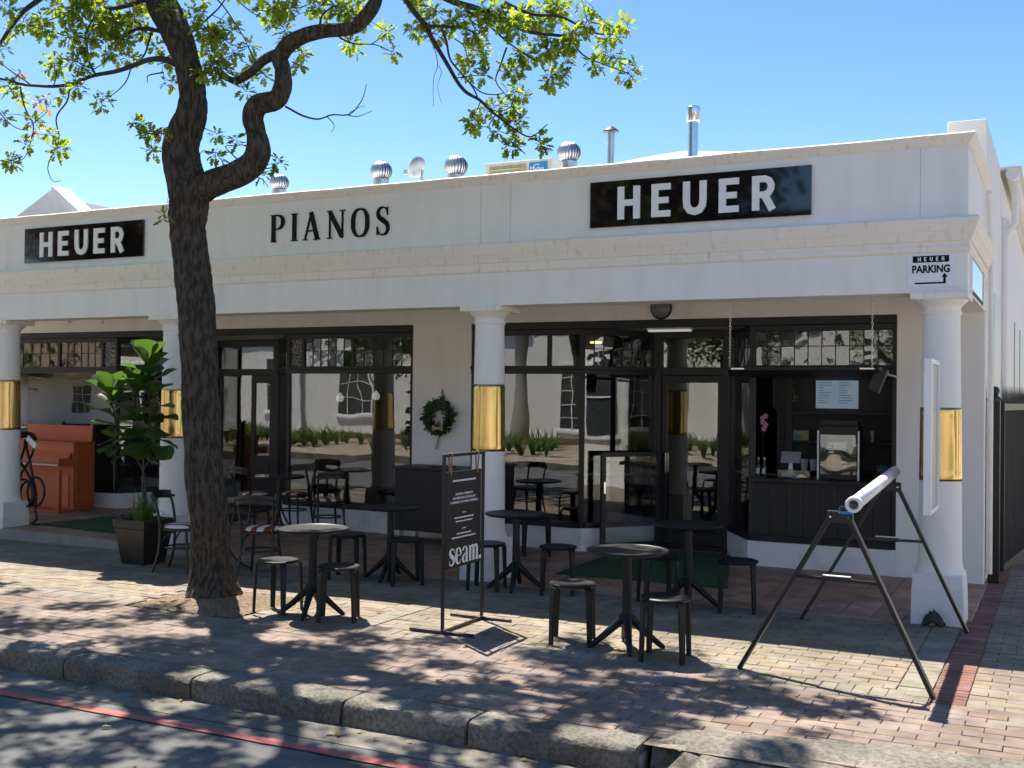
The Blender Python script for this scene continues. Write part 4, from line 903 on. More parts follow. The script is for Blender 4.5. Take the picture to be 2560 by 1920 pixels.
# bistro chairs + glass table
def make_chair():
    t = thing('bistro_chair', 'x', 'chair', group='bentwood chairs with striped seats')
    g = MB(); g.lathe([(.03, .435), (.185, .437), (.205, .445), (.205, .462), (.19, .468), (.03, .468)], n=36); g.build('seat_frame', 'dark_wood', t, smooth=40)
    g = MB(); g.lathe([(.185, .4685), (.195, .475), (.188, .49), (.15, .505), (.02, .51)], n=36); g.build('seat_pad', 'stripe', t, smooth=60)
    for a, s in ((.7, 1), (pi-.7, 1)):
        g = MB(); g.tube(spline([(.17*cos(a), -.16*sin(a), .45), (.185*cos(a), -.18*sin(a), .3), (.22*cos(a), -.22*sin(a), .0)], 5), lerpl([.017, .016, .012], 5), 10); g.build('leg', 'dark_wood', t, smooth=60)
    for sx in (-1, 1):
        g = MB(); g.tube(spline([(sx*.19, .25, 0), (sx*.175, .19, .2), (sx*.17, .175, .45), (sx*.18, .20, .65), (sx*.19, .25, .82)], 6), lerpl([.013, .015, .017, .015, .013], 6), 10); g.build('leg', 'dark_wood', t, smooth=60)
    g = MB(); g.tube(spline([(-.205, .20, .78), (-.20, .262, .80), (-.12, .305, .815), (0, .32, .82), (.12, .305, .815), (.20, .262, .80), (.205, .20, .78)], 6), .012, 8)
    pts = spline([(-.20, .25, .80), (-.12, .30, .81), (0, .317, .815), (.12, .30, .81), (.20, .25, .80)], 6); vs_ = []
    for p in pts:
        for dy, dz in ((-.009, -.045), (.009, -.045), (.009, .045), (-.009, .045)): vs_.append((p.x, p.y+dy, p.z+dz))
    n = len(pts); g.add(vs_, [(i*4+j, i*4+(j+1) % 4, i*4+4+(j+1) % 4, i*4+4+j) for i in range(n-1) for j in range(4)]+[(3, 2, 1, 0), tuple(range(4*n-4, 4*n))])
    g.build('back_rail', 'dark_wood', t, smooth=50)
    g = MB(); g.tube([(.178*cos(2*pi*i/32), .165*sin(2*pi*i/32)+.005, .26) for i in range(32)], .010, 8, closed=True); g.build('stretcher_ring', 'dark_wood', t, smooth=60)
    for sx in (-1, 1):
        g = MB(); g.tube(spline([(sx*.10, .02, .43), (sx*.15, .10, .40), (sx*.17, .17, .30)], 5), .009, 7); g.build('brace', 'dark_wood', t, smooth=60)
    return t
cp = make_chair()
for i, (x, y, rz, lb_) in enumerate([(-7.57, 9.30, pi+.35, 'bentwood chair with red and white striped seat, back turned, right of the trunk'), (-9.72, 11.75, pi-.25, 'striped bentwood chair left of the round glass-topped table'), (-8.52, 11.75, pi+.9, 'striped bentwood chair right of the round glass-topped table'),
        (-8.47, 9.08, pi/2+.3, 'striped bentwood chair between the planter and the trunk'), (-9.35, 12.12, .1, 'bentwood chair behind the glass-topped table by the window')]):
    place(cp, i > 0, (x, y, gz(x, y)), rz, lb_)
def glass_table(x, y, label):
    t = thing('bistro_table', label, 'table', (x, y, gz(x, y)))
    z0 = gz(x, y)
    g = MB(); g.lathe([(.04, .725), (.31, .725), (.335, .732), (.338, .742), (.33, .748), (.04, .748)], (x, y, z0), 44); g.build('top', 'tabletop', t, smooth=35)
    g = MB(); g.lathe([(.335, .72), (.345, .728), (.346, .746), (.339, .7495)], (x, y, z0), 44, cap=False); g.build('rim', 'dark_wood', t, smooth=40)
    g = MB(); g.cyl((x, y, z0+.2), (x, y, z0+.724), .03, n=16); g.build('stem', 'dark_wood', t, smooth=40)
    for k in range(4):
        a = pi/2*k+.4; d = Vector((cos(a), sin(a), 0)); b = Vector((x, y, z0)); g = MB()
        g.tube(spline([b+d*.02+Vector((0, 0, .5)), b+d*.045+Vector((0, 0, .3)), b+d*.13+Vector((0, 0, .13)), b+d*.27+Vector((0, 0, .03)), b+d*.33+Vector((0, 0, .014))], 5), .013, 8); g.build('foot', 'dark_wood', t, smooth=60)
glass_table(-9.28, 11.72, 'round glass-topped bistro table beside the left shop window')
glass_table(-8.18, 9.38, 'round pale-topped bistro table mostly hidden behind the tree trunk')
# ------------------------------------------------------------------ menu stand
s = thing('menu_stand', 'black tube stand carrying a hanging black menu board with white wording', 'sign', (-4.41, 7.97, 0))
xa = -4.41
for y, nm in ((7.64, 0), (8.30, 1)):
    g = MB(); g.bar((xa, y, .03), (xa, y, 1.402), .024, .024); g.build('post', 'metal_black', s, bevel=.003)
    g = MB(); g.bar((xa-.30, y, .013), (xa+.28, y, .013), .03, .024); g.build('base_bar', 'metal_black', s, bevel=.003)
g = MB(); g.bar((xa, 7.653, .014), (xa, 8.287, .014), .026, .022); g.build('base_bar', 'metal_black', s, bevel=.003)
g = MB(); g.bar((xa, 7.628, 1.412), (xa, 8.312, 1.412), .026, .024); g.build('top_bar', 'metal_black', s, bevel=.003)
B(xa-.006, xa+.006, 7.675, 8.255, .50, 1.28).build('board', 'board', s, bevel=.002)
for y in (7.74, 8.19):
    g = MB(); g.tube([(xa+.011, y-.008, 1.25), (xa+.014, y-.004, 1.36), (xa+.016, y, 1.425), (xa, y, 1.430), (xa-.016, y, 1.425), (xa-.014, y+.004, 1.36), (xa-.010, y+.008, 1.25)], .0075, 6); g.build('strap', 'leather', s)
def side_T(y, z, x): return Matrix(((0, 0, 1, x), (1, 0, 0, y), (0, 1, 0, z), (0, 0, 0, 1)))   # readable from +X
yc = 7.965; xt = xa+.0064
rw_ = random.Random(9)
def blur_line(z, wd, h):    # wording too small to read in the photograph: word-long dashes
    y = yc-wd/2
    while y < yc+wd/2-.01:
        l_ = min(rw_.uniform(.03, .075), yc+wd/2-y); B(xt-.0002, xt+.0006, y, y+l_, z, z+h).build('wording', 'signw', s); y += l_+.006
for z_, w_l, h_l in ((1.195, .385, .014), (.935, .06, .008), (.895, .32, .011), (.865, .28, .010), (.805, .065, .008), (.765, .24, .010), (.735, .40, .011)): blur_line(z_, w_l, h_l)
for k, tx in enumerate(('ENGAGING COMMUNITY', 'AND EMBRACING TECHNOLOGY', 'TO ENHANCE THE HUMAN EXPERIENCE')): text(tx, .0255, 'signw', s, side_T(yc, 1.085-k*.033, xt), align='CENTER', bold=.0004)
SE = {
 's': ([([(.36, .50), (.31, .63), (.20, .66), (.10, .60), (.085, .48), (.17, .37), (.29, .29), (.33, .17), (.27, .04), (.16, .0), (.06, .05), (.03, .19)], [.02, .05, .06, .10, .15, .17, .17, .15, .10, .06, .05, .02], 3)], .40),
 'e': ([([(.07, .36), (.37, .36), (.365, .50), (.30, .63), (.21, .66), (.11, .58), (.075, .34), (.11, .12), (.22, .01), (.33, .06), (.39, .18)], [.03, .05, .12, .08, .04, .12, .16, .14, .07, .04, .02], 3)], .44),
 'a': ([([(.08, .50), (.12, .62), (.22, .66), (.31, .60), (.335, .45), (.335, .1), (.37, .02), (.43, .03)], [.10, .07, .05, .10, .14, .14, .08, .02], 3), ([(.32, .40), (.18, .34), (.09, .23), (.085, .10), (.15, .02), (.25, .06), (.32, .17)], [.03, .06, .12, .13, .06, .04, .02], 3)], .46),
 'm': ([([(.11, .01), (.11, .65)], .14), ([(.11, .48), (.20, .63), (.30, .63), (.345, .50), (.345, .01)], [.02, .06, .10, .14, .14]), ([(.345, .48), (.44, .63), (.54, .63), (.585, .50), (.585, .01)], [.02, .06, .10, .14, .14]), ([(.02, .02), (.20, .02)], .03), ([(.26, .02), (.43, .02)], .03), ([(.50, .02), (.68, .02)], .03), ([(.02, .63), (.12, .63)], .03)], .70),
 '.': ([([(.02, .075), (.17, .075)], .15)], .16)}
yy = 7.72
for c in 'seam.': glyph(SE[c][0], 'letter', 'signw', s, side_T(yy, .525, xa+.0062) @ Matrix.Diagonal((1, .8, 1, 1)), .0012, .245); yy += SE[c][1]*.245+.003
# ------------------------------------------------------------------ empty banner trestle
s = thing('banner_trestle', 'large empty black A-frame trestle carrying a white tube near the right column', 'banner stand', (-1.4, 8.7, 0))
apF, apB = Vector((-1.34, 7.62, 1.13)), Vector((-1.30, 9.70, 1.19))
legs = [(apF, Vector((-2.03, 7.68, 0))), (apF, Vector((-.74, 7.54, 0))), (apB, Vector((-2.02, 9.66, 0))), (apB, Vector((-.70, 9.76, 0)))]
for a, b in legs:
    g = MB(); sgn = 1 if b.x > a.x else -1; g.bar(a+Vector((sgn*.05, 0, 0)), b+Vector((0, 0, .004)), .05, .028); g.build('leg', 'metal_black', s, bevel=.004)
for ap in (apF, apB):
    g = MB(); g.box(ap.x-.085, ap.x+.085, ap.y-.02, ap.y+.02, ap.z-.06, ap.z+.02); g.build('hinge_plate', 'metal_black', s, bevel=.006)
    g = MB()
    for dx in (-.06, .06): g.cyl((ap.x+dx, ap.y-.026, ap.z-.02), (ap.x+dx, ap.y-.019, ap.z-.02), .008, n=8)
    g.build('bolt', 'steel', s)
for (a, b), (c, d) in ((legs[0], legs[1]), (legs[2], legs[3])):
    p, q = (a-Vector((.05, 0, 0))).lerp(b, .39), (c+Vector((.05, 0, 0))).lerp(d, .39)
    g = MB(); g.bar(p, q, .018, .022); g.build('crossbar', 'metal_black', s, bevel=.002)
    m_ = (p+q)/2; B(m_.x-.095, m_.x+.095, m_.y-.03, m_.y+.012, m_.z-.012, m_.z+.022).build('buckle', 'metal_black', s, bevel=.005); B(m_.x-.09, m_.x+.09, m_.y-.026, m_.y+.008, m_.z+.0225, m_.z+.028).build('buckle_plate', 'panelw', s)
t0, t1 = Vector((-1.22, 7.40, 1.215)), Vector((-1.285, 9.84, 1.29))
dv = (t1-t0).normalized(); g = MB(); g.tube([t0+dv*.02, t1], .046, 24, cap=False); o = g.build('tube', 'pvc', s, smooth=60); sd = o.modifiers.new('s', 'SOLIDIFY'); sd.thickness = .008
g = MB(); g.tube([t0, t0+dv*.07], .052, 24, cap=False); o = g.build('tube_collar', 'pvc', s, smooth=60); sd = o.modifiers.new('s', 'SOLIDIFY'); sd.thickness = .02
g = MB(); g.cyl(apF+Vector((0, 0, .0)), (apF.x+.02, apF.y, 1.18), .02, n=10); g.cyl(apB, (apB.x, apB.y, 1.24), .02, n=10); g.build('tube_bracket', 'metal_black', s)
g = MB(); g.box(apF.x-.01, apF.x+.09, apF.y-.023, apF.y-.0202, apF.z+.004, apF.z+.020); g.build('tape', 'blue', s)
# ------------------------------------------------------------------ planter with fiddle-leaf fig
px0, py0 = -9.25, 9.30; zg = zs(px0)
t = thing('planter', 'tall tapered dark bronze square planter holding the fig plant', 'planter', (px0, py0, zg))
g = MB()
st = [(0, .165), (.40, .222), (.402, .232), (.50, .238), (.50, .205), (.46, .205)]
vs_ = [(px0+sx*r, py0+sy*r, zg+z) for z, r in st for sx, sy in ((-1, -1), (1, -1), (1, 1), (-1, 1))]
g.add(vs_, [(3, 2, 1, 0)]+[(i*4+j, i*4+(j+1) % 4, i*4+4+(j+1) % 4, i*4+4+j) for i in range(len(st)-1) for j in range(4)]); g.build('pot', 'planter', t, bevel=.006)
B(px0-.204, px0+.204, py0-.204, py0+.204, zg+.40, zg+.462).build('soil', 'soil', t)
t = thing('fiddle_leaf_fig', 'fiddle-leaf fig with big glossy leaves, the top ones glowing in the sun', 'plant', (px0, py0, zg+.46))
stems = [[(px0+.02, py0, zg+.46), (px0+.0, py0+.01, .85), (px0-.02, py0, 1.02), (px0+.06, py0+.02, 1.15), (px0+.10, py0-.03, 1.45), (px0+.10, py0-.05, 1.85), (px0+.09, py0-.07, 2.18)],
         [(px0-.02, py0, 1.02), (px0-.14, py0-.02, 1.18), (px0-.26, py0-.02, 1.32), (px0-.32, py0-.12, 1.55), (px0-.36, py0-.16, 1.84)],
         [(px0-.24, py0-.02, 1.30), (px0-.12, py0-.05, 1.55), (px0-.10, py0-.06, 1.98)]]
sc = []
for k, st in enumerate(stems):
    cs = spline(st, 6); g = MB(); g.tube(cs, [.017-.008*i/len(cs)-(.004 if k else 0) for i in range(len(cs))], 8); g.build('stem', 'twig', t, smooth=60); sc.append(cs)
g = MB(); g.cyl((px0-.06, py0+.02, zg+.45), (px0-.03, py0+.03, 1.45), .010, n=8); g.build('stake', 'dark_wood', t)
FIG = [(0, 0), (.06, .04), (.16, .12), (.28, .17), (.42, .22), (.55, .30), (.68, .39), (.80, .41), (.90, .34), (.97, .17), (1, 0)]
def fig_leaf_mesh(seed):
    r = random.Random(seed); mb = MB(); nrow = len(FIG); cols = [-1, -.5, 0, .5, 1]; vs_ = []; cv = r.uniform(.25, .6); fold = r.uniform(.1, .35); wv = r.uniform(0, 6)
    for (tt, wd) in FIG:
        for c in cols:
            x = wd*c; z = -cv*tt*tt*.45+abs(c)*wd*fold+.022*sin(tt*11+wv+c*2)*abs(c)
            vs_.append((x, tt, z))
    fs_ = [(i*5+j, i*5+j+1, (i+1)*5+j+1, (i+1)*5+j) for i in range(nrow-1) for j in range(4)]
    mb.add(vs_, fs_); me = mb.mesh('leaf'); me.materials.append(M['fig']); me.shade_smooth(); return me
fm = [fig_leaf_mesh(i) for i in range(6)]; rf_ = random.Random(8); kk = 0
def add_fig(p, d, size):
    global kk
    o = bpy.data.objects.new('leaf', fm[kk % 6]); kk += 1; COL.objects.link(o); o.parent = t; o.matrix_parent_inverse = wmat(t).inverted()
    d = d.normalized(); up = Vector((0, 0, 1)); s_ = d.cross(up); s_ = s_.normalized() if s_.length > .05 else Vector((1, 0, 0)); n_ = s_.cross(d)
    Rm = Matrix((s_, d, n_)).transposed().to_4x4(); o.matrix_basis = Matrix.Translation(p) @ Rm @ Matrix.Rotation(rf_.gauss(0, .25), 4, 'Y') @ Matrix.Scale(size, 4)
for si, cs in enumerate(sc):
    pts = [p for p in cs if p.z > (1.28 if si == 0 else 1.26)]
    nl = 24 if si == 0 else (19 if si == 1 else 16)
    for i in range(nl):
        f = (i+.5)/nl; p = pts[min(len(pts)-1, int(f*len(pts)))]; a = i*2.39996+si*1.1; el = -.35+1.25*f+rf_.gauss(0, .12)
        add_fig(p, Vector((cos(a)*cos(el), sin(a)*cos(el), sin(el))), rf_.uniform(.28, .38))
for d in ((.2, -.3, .95), (-.3, -.1, .95), (.35, .2, .8), (-.1, .3, .9)):
    add_fig(sc[0][-1], Vector(d), .34); add_fig(sc[1][-1], Vector((d[0]-.3, d[1], d[2])), .32); add_fig(sc[2][-1], Vector((d[1], d[0], d[2])), .24)
add_fig(Vector((px0+.07, py0, 1.12)), Vector((.75, -.5, .1)), .25); add_fig(Vector((px0-.2, py0, 1.2)), Vector((-.4, -.6, -.2)), .24)
# grassy tuft and trailing flowers
g = MB(); r = random.Random(4)
for i in range(150):
    a = r.uniform(0, 2*pi); ln = r.uniform(.22, .48); x, y = px0+.04+r.gauss(0, .05), py0-.04+r.gauss(0, .05); lean = r.uniform(.1, .8); d = Vector((cos(a), sin(a), 0)); s_ = Vector((-sin(a), cos(a), 0))*.004
    pp = [Vector((x, y, zg+.45))+d*lean*ln*u*u+Vector((0, 0, ln*(u-.35*lean*u*u))) for u in (0, .35, .7, 1)]
    g.add([pp[0]-s_, pp[0]+s_, pp[1]+s_, pp[1]-s_, pp[2]+s_*.7, pp[2]-s_*.7, pp[3]], [(0, 1, 2, 3), (3, 2, 4, 5), (5, 4, 6)], r.random())
tag(g.build('grass_tuft', 'herb', fix=False), 'spiky grass tuft growing at the foot of the fig in the planter', 'plant')
g = MB(); g2 = MB()
for i in range(520):
    ed = r.random(); a = r.uniform(0, 2*pi); R_ = .23*sqrt(r.random()); x = px0+max(-.235, min(.235, R_*1.25*cos(a))); y = py0+max(-.235, min(.235, R_*1.25*sin(a)))
    z = zg+.47+r.uniform(0, .09)-(.10*r.random() if max(abs(x-px0), abs(y-py0)) > .20 else 0); c = Vector((x, y, z))
    if max(abs(x-px0), abs(y-py0)) > .2: c += Vector(((x-px0)*.12, (y-py0)*.12, 0))
    d = Vector((r.gauss(0, 1), r.gauss(0, 1), r.gauss(.3, .6))); add_leaf(g, c, d, Vector((0, 0, 1)), r.uniform(.018, .034), r.random(), LEAF_S, .2)
    if i % 6 == 0 and x < px0: g2.sphere((x-.02, y, z+.04+.06*r.random()), .007, 6)
tr = thing('trailing_plants', 'low green trailing plants with tiny purple flowers spilling over the planter rim', 'plant', (px0, py0, zg+.47))
stuff(g.build('foliage', 'herb', tr, fix=False)); stuff(g2.build('flowers', 'purple', tr))
# ------------------------------------------------------------------ orange piano
px_, zq = -13.18, zf(-13.2)
t = thing('upright_piano', 'old bright orange upright piano standing on the verandah', 'piano', (-13.9, 11.9, zq))
xr, xl, y0, y1, y2 = -13.15, -14.62, 11.52, 11.80, 12.20
B(xl, xr, y1, y2, zq+.03, 1.10).build('case', 'orange', t, bevel=.006)
B(xl-.01, xr+.012, y1-.02, y2+.01, 1.102, 1.125).build('lid', 'orange', t, bevel=.004)
g = MB(); g.prism([(xl+.06, 1.126), (xr-.02, 1.126), (xr-.005, 1.40), (xr-.03, 1.395), (xr-.06, 1.365), (xl+.14, 1.365), (xl+.10, 1.395), (xl+.06, 1.40)], y2-.05, y2-.02, lambda u, v, q: (u, q, v)); g.build('music_back', 'orange', t, bevel=.003)
B(xl, xr, y0, y1-.001, .73+zq*.5, .79).build('key_bed', 'orange', t, bevel=.006)
for x in (xl, xr-.03): B(x, x+.03, y0+.005, y1-.002, .791, .90).build('key_cheek', 'orange', t, bevel=.006)
g = MB(); g.prism([(y0+.15, .83), (y1-.003, .99), (y1-.003, .97), (y0+.15, .81)], xl+.035, xr-.035, lambda u, v, q: (q, u, v)); g.build('fallboard', 'orange', t)
for i in range(40):
    a = xl+.04+(xr-xl-.08)*i/40; B(a+.0008, a+(xr-xl-.08)/40-.0008, y0+.02, y0+.15, .792, .806).build('key', 'ivory', t)
for x in (xl+.02, xr-.08):
    B(x, x+.06, y0+.03, y0+.09, zq+.01, .73).build('leg', 'orange', t, bevel=.005)
g = MB(); g.box(xl+.08, xr-.08, y1-.016, y1-.001, .16, .64); g.build('lower_panel', 'orange', t, bevel=.004); B(xr+.0005, xr+.012, y1+.05, y2-.05, .2, 1.0).build('side_panel', 'orange', t, bevel=.003)
B(xl-.01, xr+.005, y0+.0, y2, zq+.001, zq+.03).build('plinth', 'orange', t, bevel=.004)
# ------------------------------------------------------------------ looped steel sculpture
def zz7(x, y): return (x*.3376, 800+y*.3376)
sy = 10.42; sx_ = PY(*zz7(190, 1500), sy); t = thing('loop_sculpture', 'dark steel rack of crossing loops beside the orange piano', 'bike rack', (sx_.x, sy, zf(sx_.x)))
def S7(pts, dy=0): return [PY(*zz7(a, b), sy+dy) for a, b in pts]
def flat_loop(name, pts, wd, dy=0, closed=False):
    c = spline(S7(pts, dy), 6); g = MB(); g.tube(c, wd, 8); g.build(name, 'metal_black', t, smooth=60)
flat_loop('strand', [(125, 880), (115, 940), (145, 1040), (200, 1130), (245, 1220), (268, 1300), (262, 1400), (270, 1470), (245, 1500)], .017)
flat_loop('strand', [(185, 880), (182, 940), (150, 1040), (100, 1110), (75, 1180), (60, 1260), (85, 1330), (130, 1385), (190, 1390)], .017, -.04)
flat_loop('strand', [(195, 890), (200, 960), (225, 1060), (240, 1160), (265, 1280), (245, 1360), (195, 1395)], .017, .03)
flat_loop('strand', [(255, 890), (245, 970), (205, 1060), (160, 1130), (140, 1230), (160, 1330), (190, 1390)], .017, .06)
def ring(cx, cy, rx, ry, dy):
    c = S7([(cx+rx*cos(2*pi*i/36), cy+ry*sin(2*pi*i/36)) for i in range(36)], dy); g = MB(); g.tube(c, .016, 8, closed=True); g.build('ring', 'metal_black', t, smooth=60)
ring(165, 1285, 85, 105, -.05); ring(265, 1270, 62, 105, .05); ring(195, 1290, 45, 90, 0)
flat_loop('head', [(118, 885), (130, 850), (190, 838), (240, 850), (262, 885)], .028); flat_loop('head', [(130, 870), (190, 858), (250, 870)], .03)
flat_loop('post', [(190, 1385), (190, 1450), (192, 1505)], .022); flat_loop('foot_bar', [(110, 1505), (150, 1495), (192, 1500), (245, 1510), (290, 1520)], .012)
a = PY(*zz7(235, 905), sy-.08); g = MB(); g.T = Matrix.Translation(a) @ Matrix.Rotation(radians(35), 4, 'Y'); g.box(-.10, .10, -.01, .01, -.035, .035); g.build('tag_plate', 'panelw', t)
# ------------------------------------------------------------------ cabinet, wreath, mats, small things
t = thing('service_cabinet', 'plain matt black cabinet against the pier behind the menu stand', 'cabinet', (-7.03, 12.05, 0))
B(-7.54, -6.53, 11.82, 12.34, .19, .96).build('body', 'board', t, bevel=.004); B(-7.57, -6.50, 11.79, 12.36, .962, .99).build('top', 'board', t, bevel=.004)
for x in (-7.48, -6.62): g = MB(); g.cyl((x, 11.9, zf(x)), (x, 11.9, .19), .025, n=10); g.build('foot', 'steel', t); g = MB(); g.cyl((x, 12.28, zf(x)), (x, 12.28, .19), .025, n=10); g.build('foot', 'steel', t)
t = thing('goggles_case', 'small dark item lying on the black cabinet', 'case', (-6.9, 12.0, .99)); g = MB(); g.lathe([(.0, .0), (.05, .0), (.055, .01), (.04, .022), (.0, .026)], (-6.85, 12.05, .991), 16); g.build('lens', 'resin', t, smooth=40); g = MB(); g.tube(spline([(-7.15, 12.0, .997), (-7.05, 11.95, .999), (-6.95, 12.0, .997), (-6.85, 12.05, .997)], 5), .006, 6); g.build('strap', 'resin', t)
wc = PY(1098, 1042, YB-.05); t = thing('wreath', 'round green leaf wreath with hessian ribbon hanging on the white pier', 'wreath', (wc.x, YB-.01, wc.z-.22))
g = MB(); r = random.Random(12)
for i in range(620):
    a = r.uniform(0, 2*pi); R_ = .165+r.gauss(0, .030); c = Vector((wc.x+R_*cos(a), YB-.035-r.random()*.05, wc.z+R_*sin(a)*1.02)); d = Vector((-sin(a)*.9+r.gauss(0, .5), -abs(r.gauss(0, .5)), cos(a)*.9+r.gauss(0, .5)))
    add_leaf(g, c, d, Vector((0, -1, .3)), r.uniform(.055, .09), r.random(), [(0, 0), (.25, .16), (.55, .2), (.8, .13), (1, 0)], .25)
g.build('foliage', 'wreath', t, fix=False)
g = MB(); g.tube([(wc.x+.16*cos(2*pi*i/30), YB-.03, wc.z+.16*sin(2*pi*i/30)) for i in range(30)], .016, 6, closed=True); g.build('hoop', 'twig', t)
def ribbon(pts, wd, nm='ribbon'):
    g = MB(); vs_ = []
    for p in pts: vs_ += [(p[0]-wd/2, p[1], p[2]), (p[0]+wd/2, p[1], p[2]), (p[0]+wd/2, p[1]+.003, p[2]), (p[0]-wd/2, p[1]+.003, p[2])]
    n = len(pts); g.add(vs_, [(i*4+j, i*4+(j+1) % 4, i*4+4+(j+1) % 4, i*4+4+j) for i in range(n-1) for j in range(4)]+[(3, 2, 1, 0), tuple(range(4*n-4, 4*n))]); g.build(nm, 'ribbon', t)
ribbon([(wc.x+.02, YB-.095, wc.z+.13), (wc.x+.03, YB-.06, wc.z+.22), (wc.x+.028, YB-.02, wc.z+.30), (wc.x+.02, YB-.012, wc.z+.36)], .035)
ribbon([(wc.x+.005, YB-.10, wc.z-.14), (wc.x+.01, YB-.05, wc.z-.22), (wc.x-.03, YB-.03, wc.z-.34), (wc.x-.06, YB-.02, wc.z-.43)], .032)
for sx in (-1, 1):
    g = MB(); c = Vector((wc.x+.01, YB-.115, wc.z-.15)); g.prism([(0, .012), (sx*.075, .045), (sx*.08, -.03), (0, -.012)], 0, .02, lambda u, v, q: (c.x+u, c.y+q, c.z+v)); g.build('bow_loop', 'ribbon', t)
def mat_rug(x0, x1, y0, y1, label, pts=None):
    g = MB(); nx = 30
    pl_ = pts or [(x0, y0), (x1, y0), (x1, y1), (x0, y1)]
    vs_ = [(x, y, zf(x)+.003) for x, y in pl_]+[(x, y, zf(x)+.016) for x, y in pl_]; k = len(pl_)
    g.add(vs_, [tuple(range(k, 2*k))]+[(i, (i+1) % k, k+(i+1) % k, k+i) for i in range(k)]); return tag(g.build('turf_mat', 'rug'), label, 'doormat', 'green turf mats')
mat_rug(0, 0, 0, 0, 'green turf doormat before the right shop entrance', [(-4.82, 10.72), (-2.98, 10.80), (-3.55, 12.95), (-4.85, 12.95)])
mat_rug(0, 0, 0, 0, 'green turf mat at the left entrance between piano and planter', [(-12.3, 10.45), (-10.2, 10.4), (-10.6, 12.9), (-12.1, 12.9)])
t = thing('bulkhead_light', 'round grey bulkhead lamp above the right shop entrance', 'lamp', (-4.25, YB, 2.92)); lc = PY(1652, 770, YB-.03)
g = MB(); g.T = Matrix.Translation((lc.x, YB, lc.z)) @ Matrix.Rotation(radians(90), 4, 'X'); g.lathe([(.13, 0), (.135, .02), (.12, .035)], n=28); g.build('base_ring', 'metal_black', t, smooth=40)
g = MB(); g.T = Matrix.Translation((lc.x, YB, lc.z)) @ Matrix.Rotation(radians(90), 4, 'X'); g.lathe([(.118, .0352), (.11, .06), (.08, .085), (.03, .097), (.002, .098)], n=28); g.build('glass_bowl', 'bulkhead', t, smooth=60)
for (a, lb_) in ((1826, 'hanging chain left end of the raised kiosk flap'), (2181, 'hanging chain right end of the raised kiosk flap')):
    top = PY(a, 752, 11.62); t = thing('chain', lb_, 'chain', (top.x, 11.62, 2.2), group='steel chains holding the kiosk flap')
    z = 3.05; k = 0
    while z > 2.235:
        g = MB(); hw, hh = .009, .020; pts = [(hw*cos(q), hh*sin(q)) for q in [2*pi*i/10 for i in range(10)]]
        g.tube([(top.x+(u if k % 2 else 0), 11.62+(0 if k % 2 else u), z-.02+v) for u, v in pts], .0028, 5, closed=True); g.build('link', 'steel', t, smooth=60); z -= .0335; k += 1
t = thing('kiosk_flap', 'raised black serving hatch flap hanging from two chains', 'hatch', (-2.42, 12, 2.2))
g = MB(); g.prism([(11.55, 2.19), (12.44, 2.13), (12.44, 2.165), (11.55, 2.225)], -3.20, -1.66, lambda u, v, q: (q, u, v)); g.build('panel', 'board', t, bevel=.004)
for x in (-3.17, -1.85): B(x, x+.14, 11.54, 11.5495, 2.20, 2.215).build('metal_plate', 'steel', t)
sp0 = PY(2195, 945, 11.9); t = thing('speaker', 'small black loudspeaker tilted under the flap end', 'speaker', sp0)
g = MB(); g.T = Matrix.Translation(sp0+Vector((0, 0, -.02))) @ Matrix.Rotation(radians(22), 4, 'Y'); g.box(-.06, .06, -.07, .07, -.13, .13); g.build('box', 'metal_black', t, bevel=.01)
g = MB(); g.cyl(sp0+Vector((.03, .05, .05)), (sp0.x+.12, YB, sp0.z+.02), .012, n=8); g.build('bracket', 'steel', t)
for px in (173, 255):
    p = PY(px, 800, 11.2); t = thing('bare_bulb', 'tiny white bulb hanging under the verandah, %s of two' % ('left' if px < 200 else 'right'), 'bulb', p, group='two bare bulbs'); g = MB(); g.sphere((p.x, p.y, p.z-.02), .03, 12); g.build('globe', 'panelw', t, smooth=60); g = MB(); g.cyl((p.x, p.y, p.z), (p.x, p.y, 3.05), .006, n=6); g.build('cord', 'panelw', t)
# crumpled dark cloth by the right plinth
g = MB(); cc = PZ(2343, 1548, 0); vs_ = []; n = 18
for i in range(n):
    for j in range(n):
        u, v = (i/(n-1)-.5), (j/(n-1)-.5); hgt = max(0, .11*(1-(u*u+v*v)*3.4))*(1+.45*noise.noise((u*9, v*9, 3)))+.012; vs_.append((cc.x+u*.17+.02*noise.noise((u*7, v*7, 1)), 9.94+v*.08, hgt))
g.add(vs_, [(i*n+j, (i+1)*n+j, (i+1)*n+j+1, i*n+j+1) for i in range(n-1) for j in range(n-1)])
o = g.build('crumpled_bag', 'metal_black', smooth=60); tag(o, 'crumpled black bag lying against the right column plinth', 'bag'); sd = o.modifiers.new('s', 'SOLIDIFY'); sd.thickness = .01
# ------------------------------------------------------------------ gate
t = thing('gate_post', 'square black steel gate post with ball finial beside the shop corner', 'gate post', (-.655, 12.62, 0)); gx, gy = -.655, 12.62
B(gx-.055, gx+.055, gy-.055, gy+.055, 0, 1.90).build('shaft', 'metal_black', t, bevel=.004)
g = MB(); g.lathe([(.075, 1.90), (.075, 1.915), (.04, 1.94), (.03, 1.96)], (gx, gy, 0), 4); g.build('cap', 'metal_black', t); g = MB(); g.sphere((gx, gy, 2.0), .05, 18); g.build('ball', 'metal_black', t, smooth=60)
t = thing('driveway_gate', 'open black steel bar gate with spikes swung back along the driveway', 'gate', (-.5, 14.1, 0))
a, b = Vector((-.60, 12.95, 0)), Vector((-.34, 15.6, 0)); d = (b-a).normalized(); Ln = (b-a).length
up = lambda z: Vector((0, 0, z))
for p in (a, b): g = MB(); g.bar(p+up(.08), p+up(1.90), .06, .06); g.build('stile', 'metal_black', t, bevel=.003)
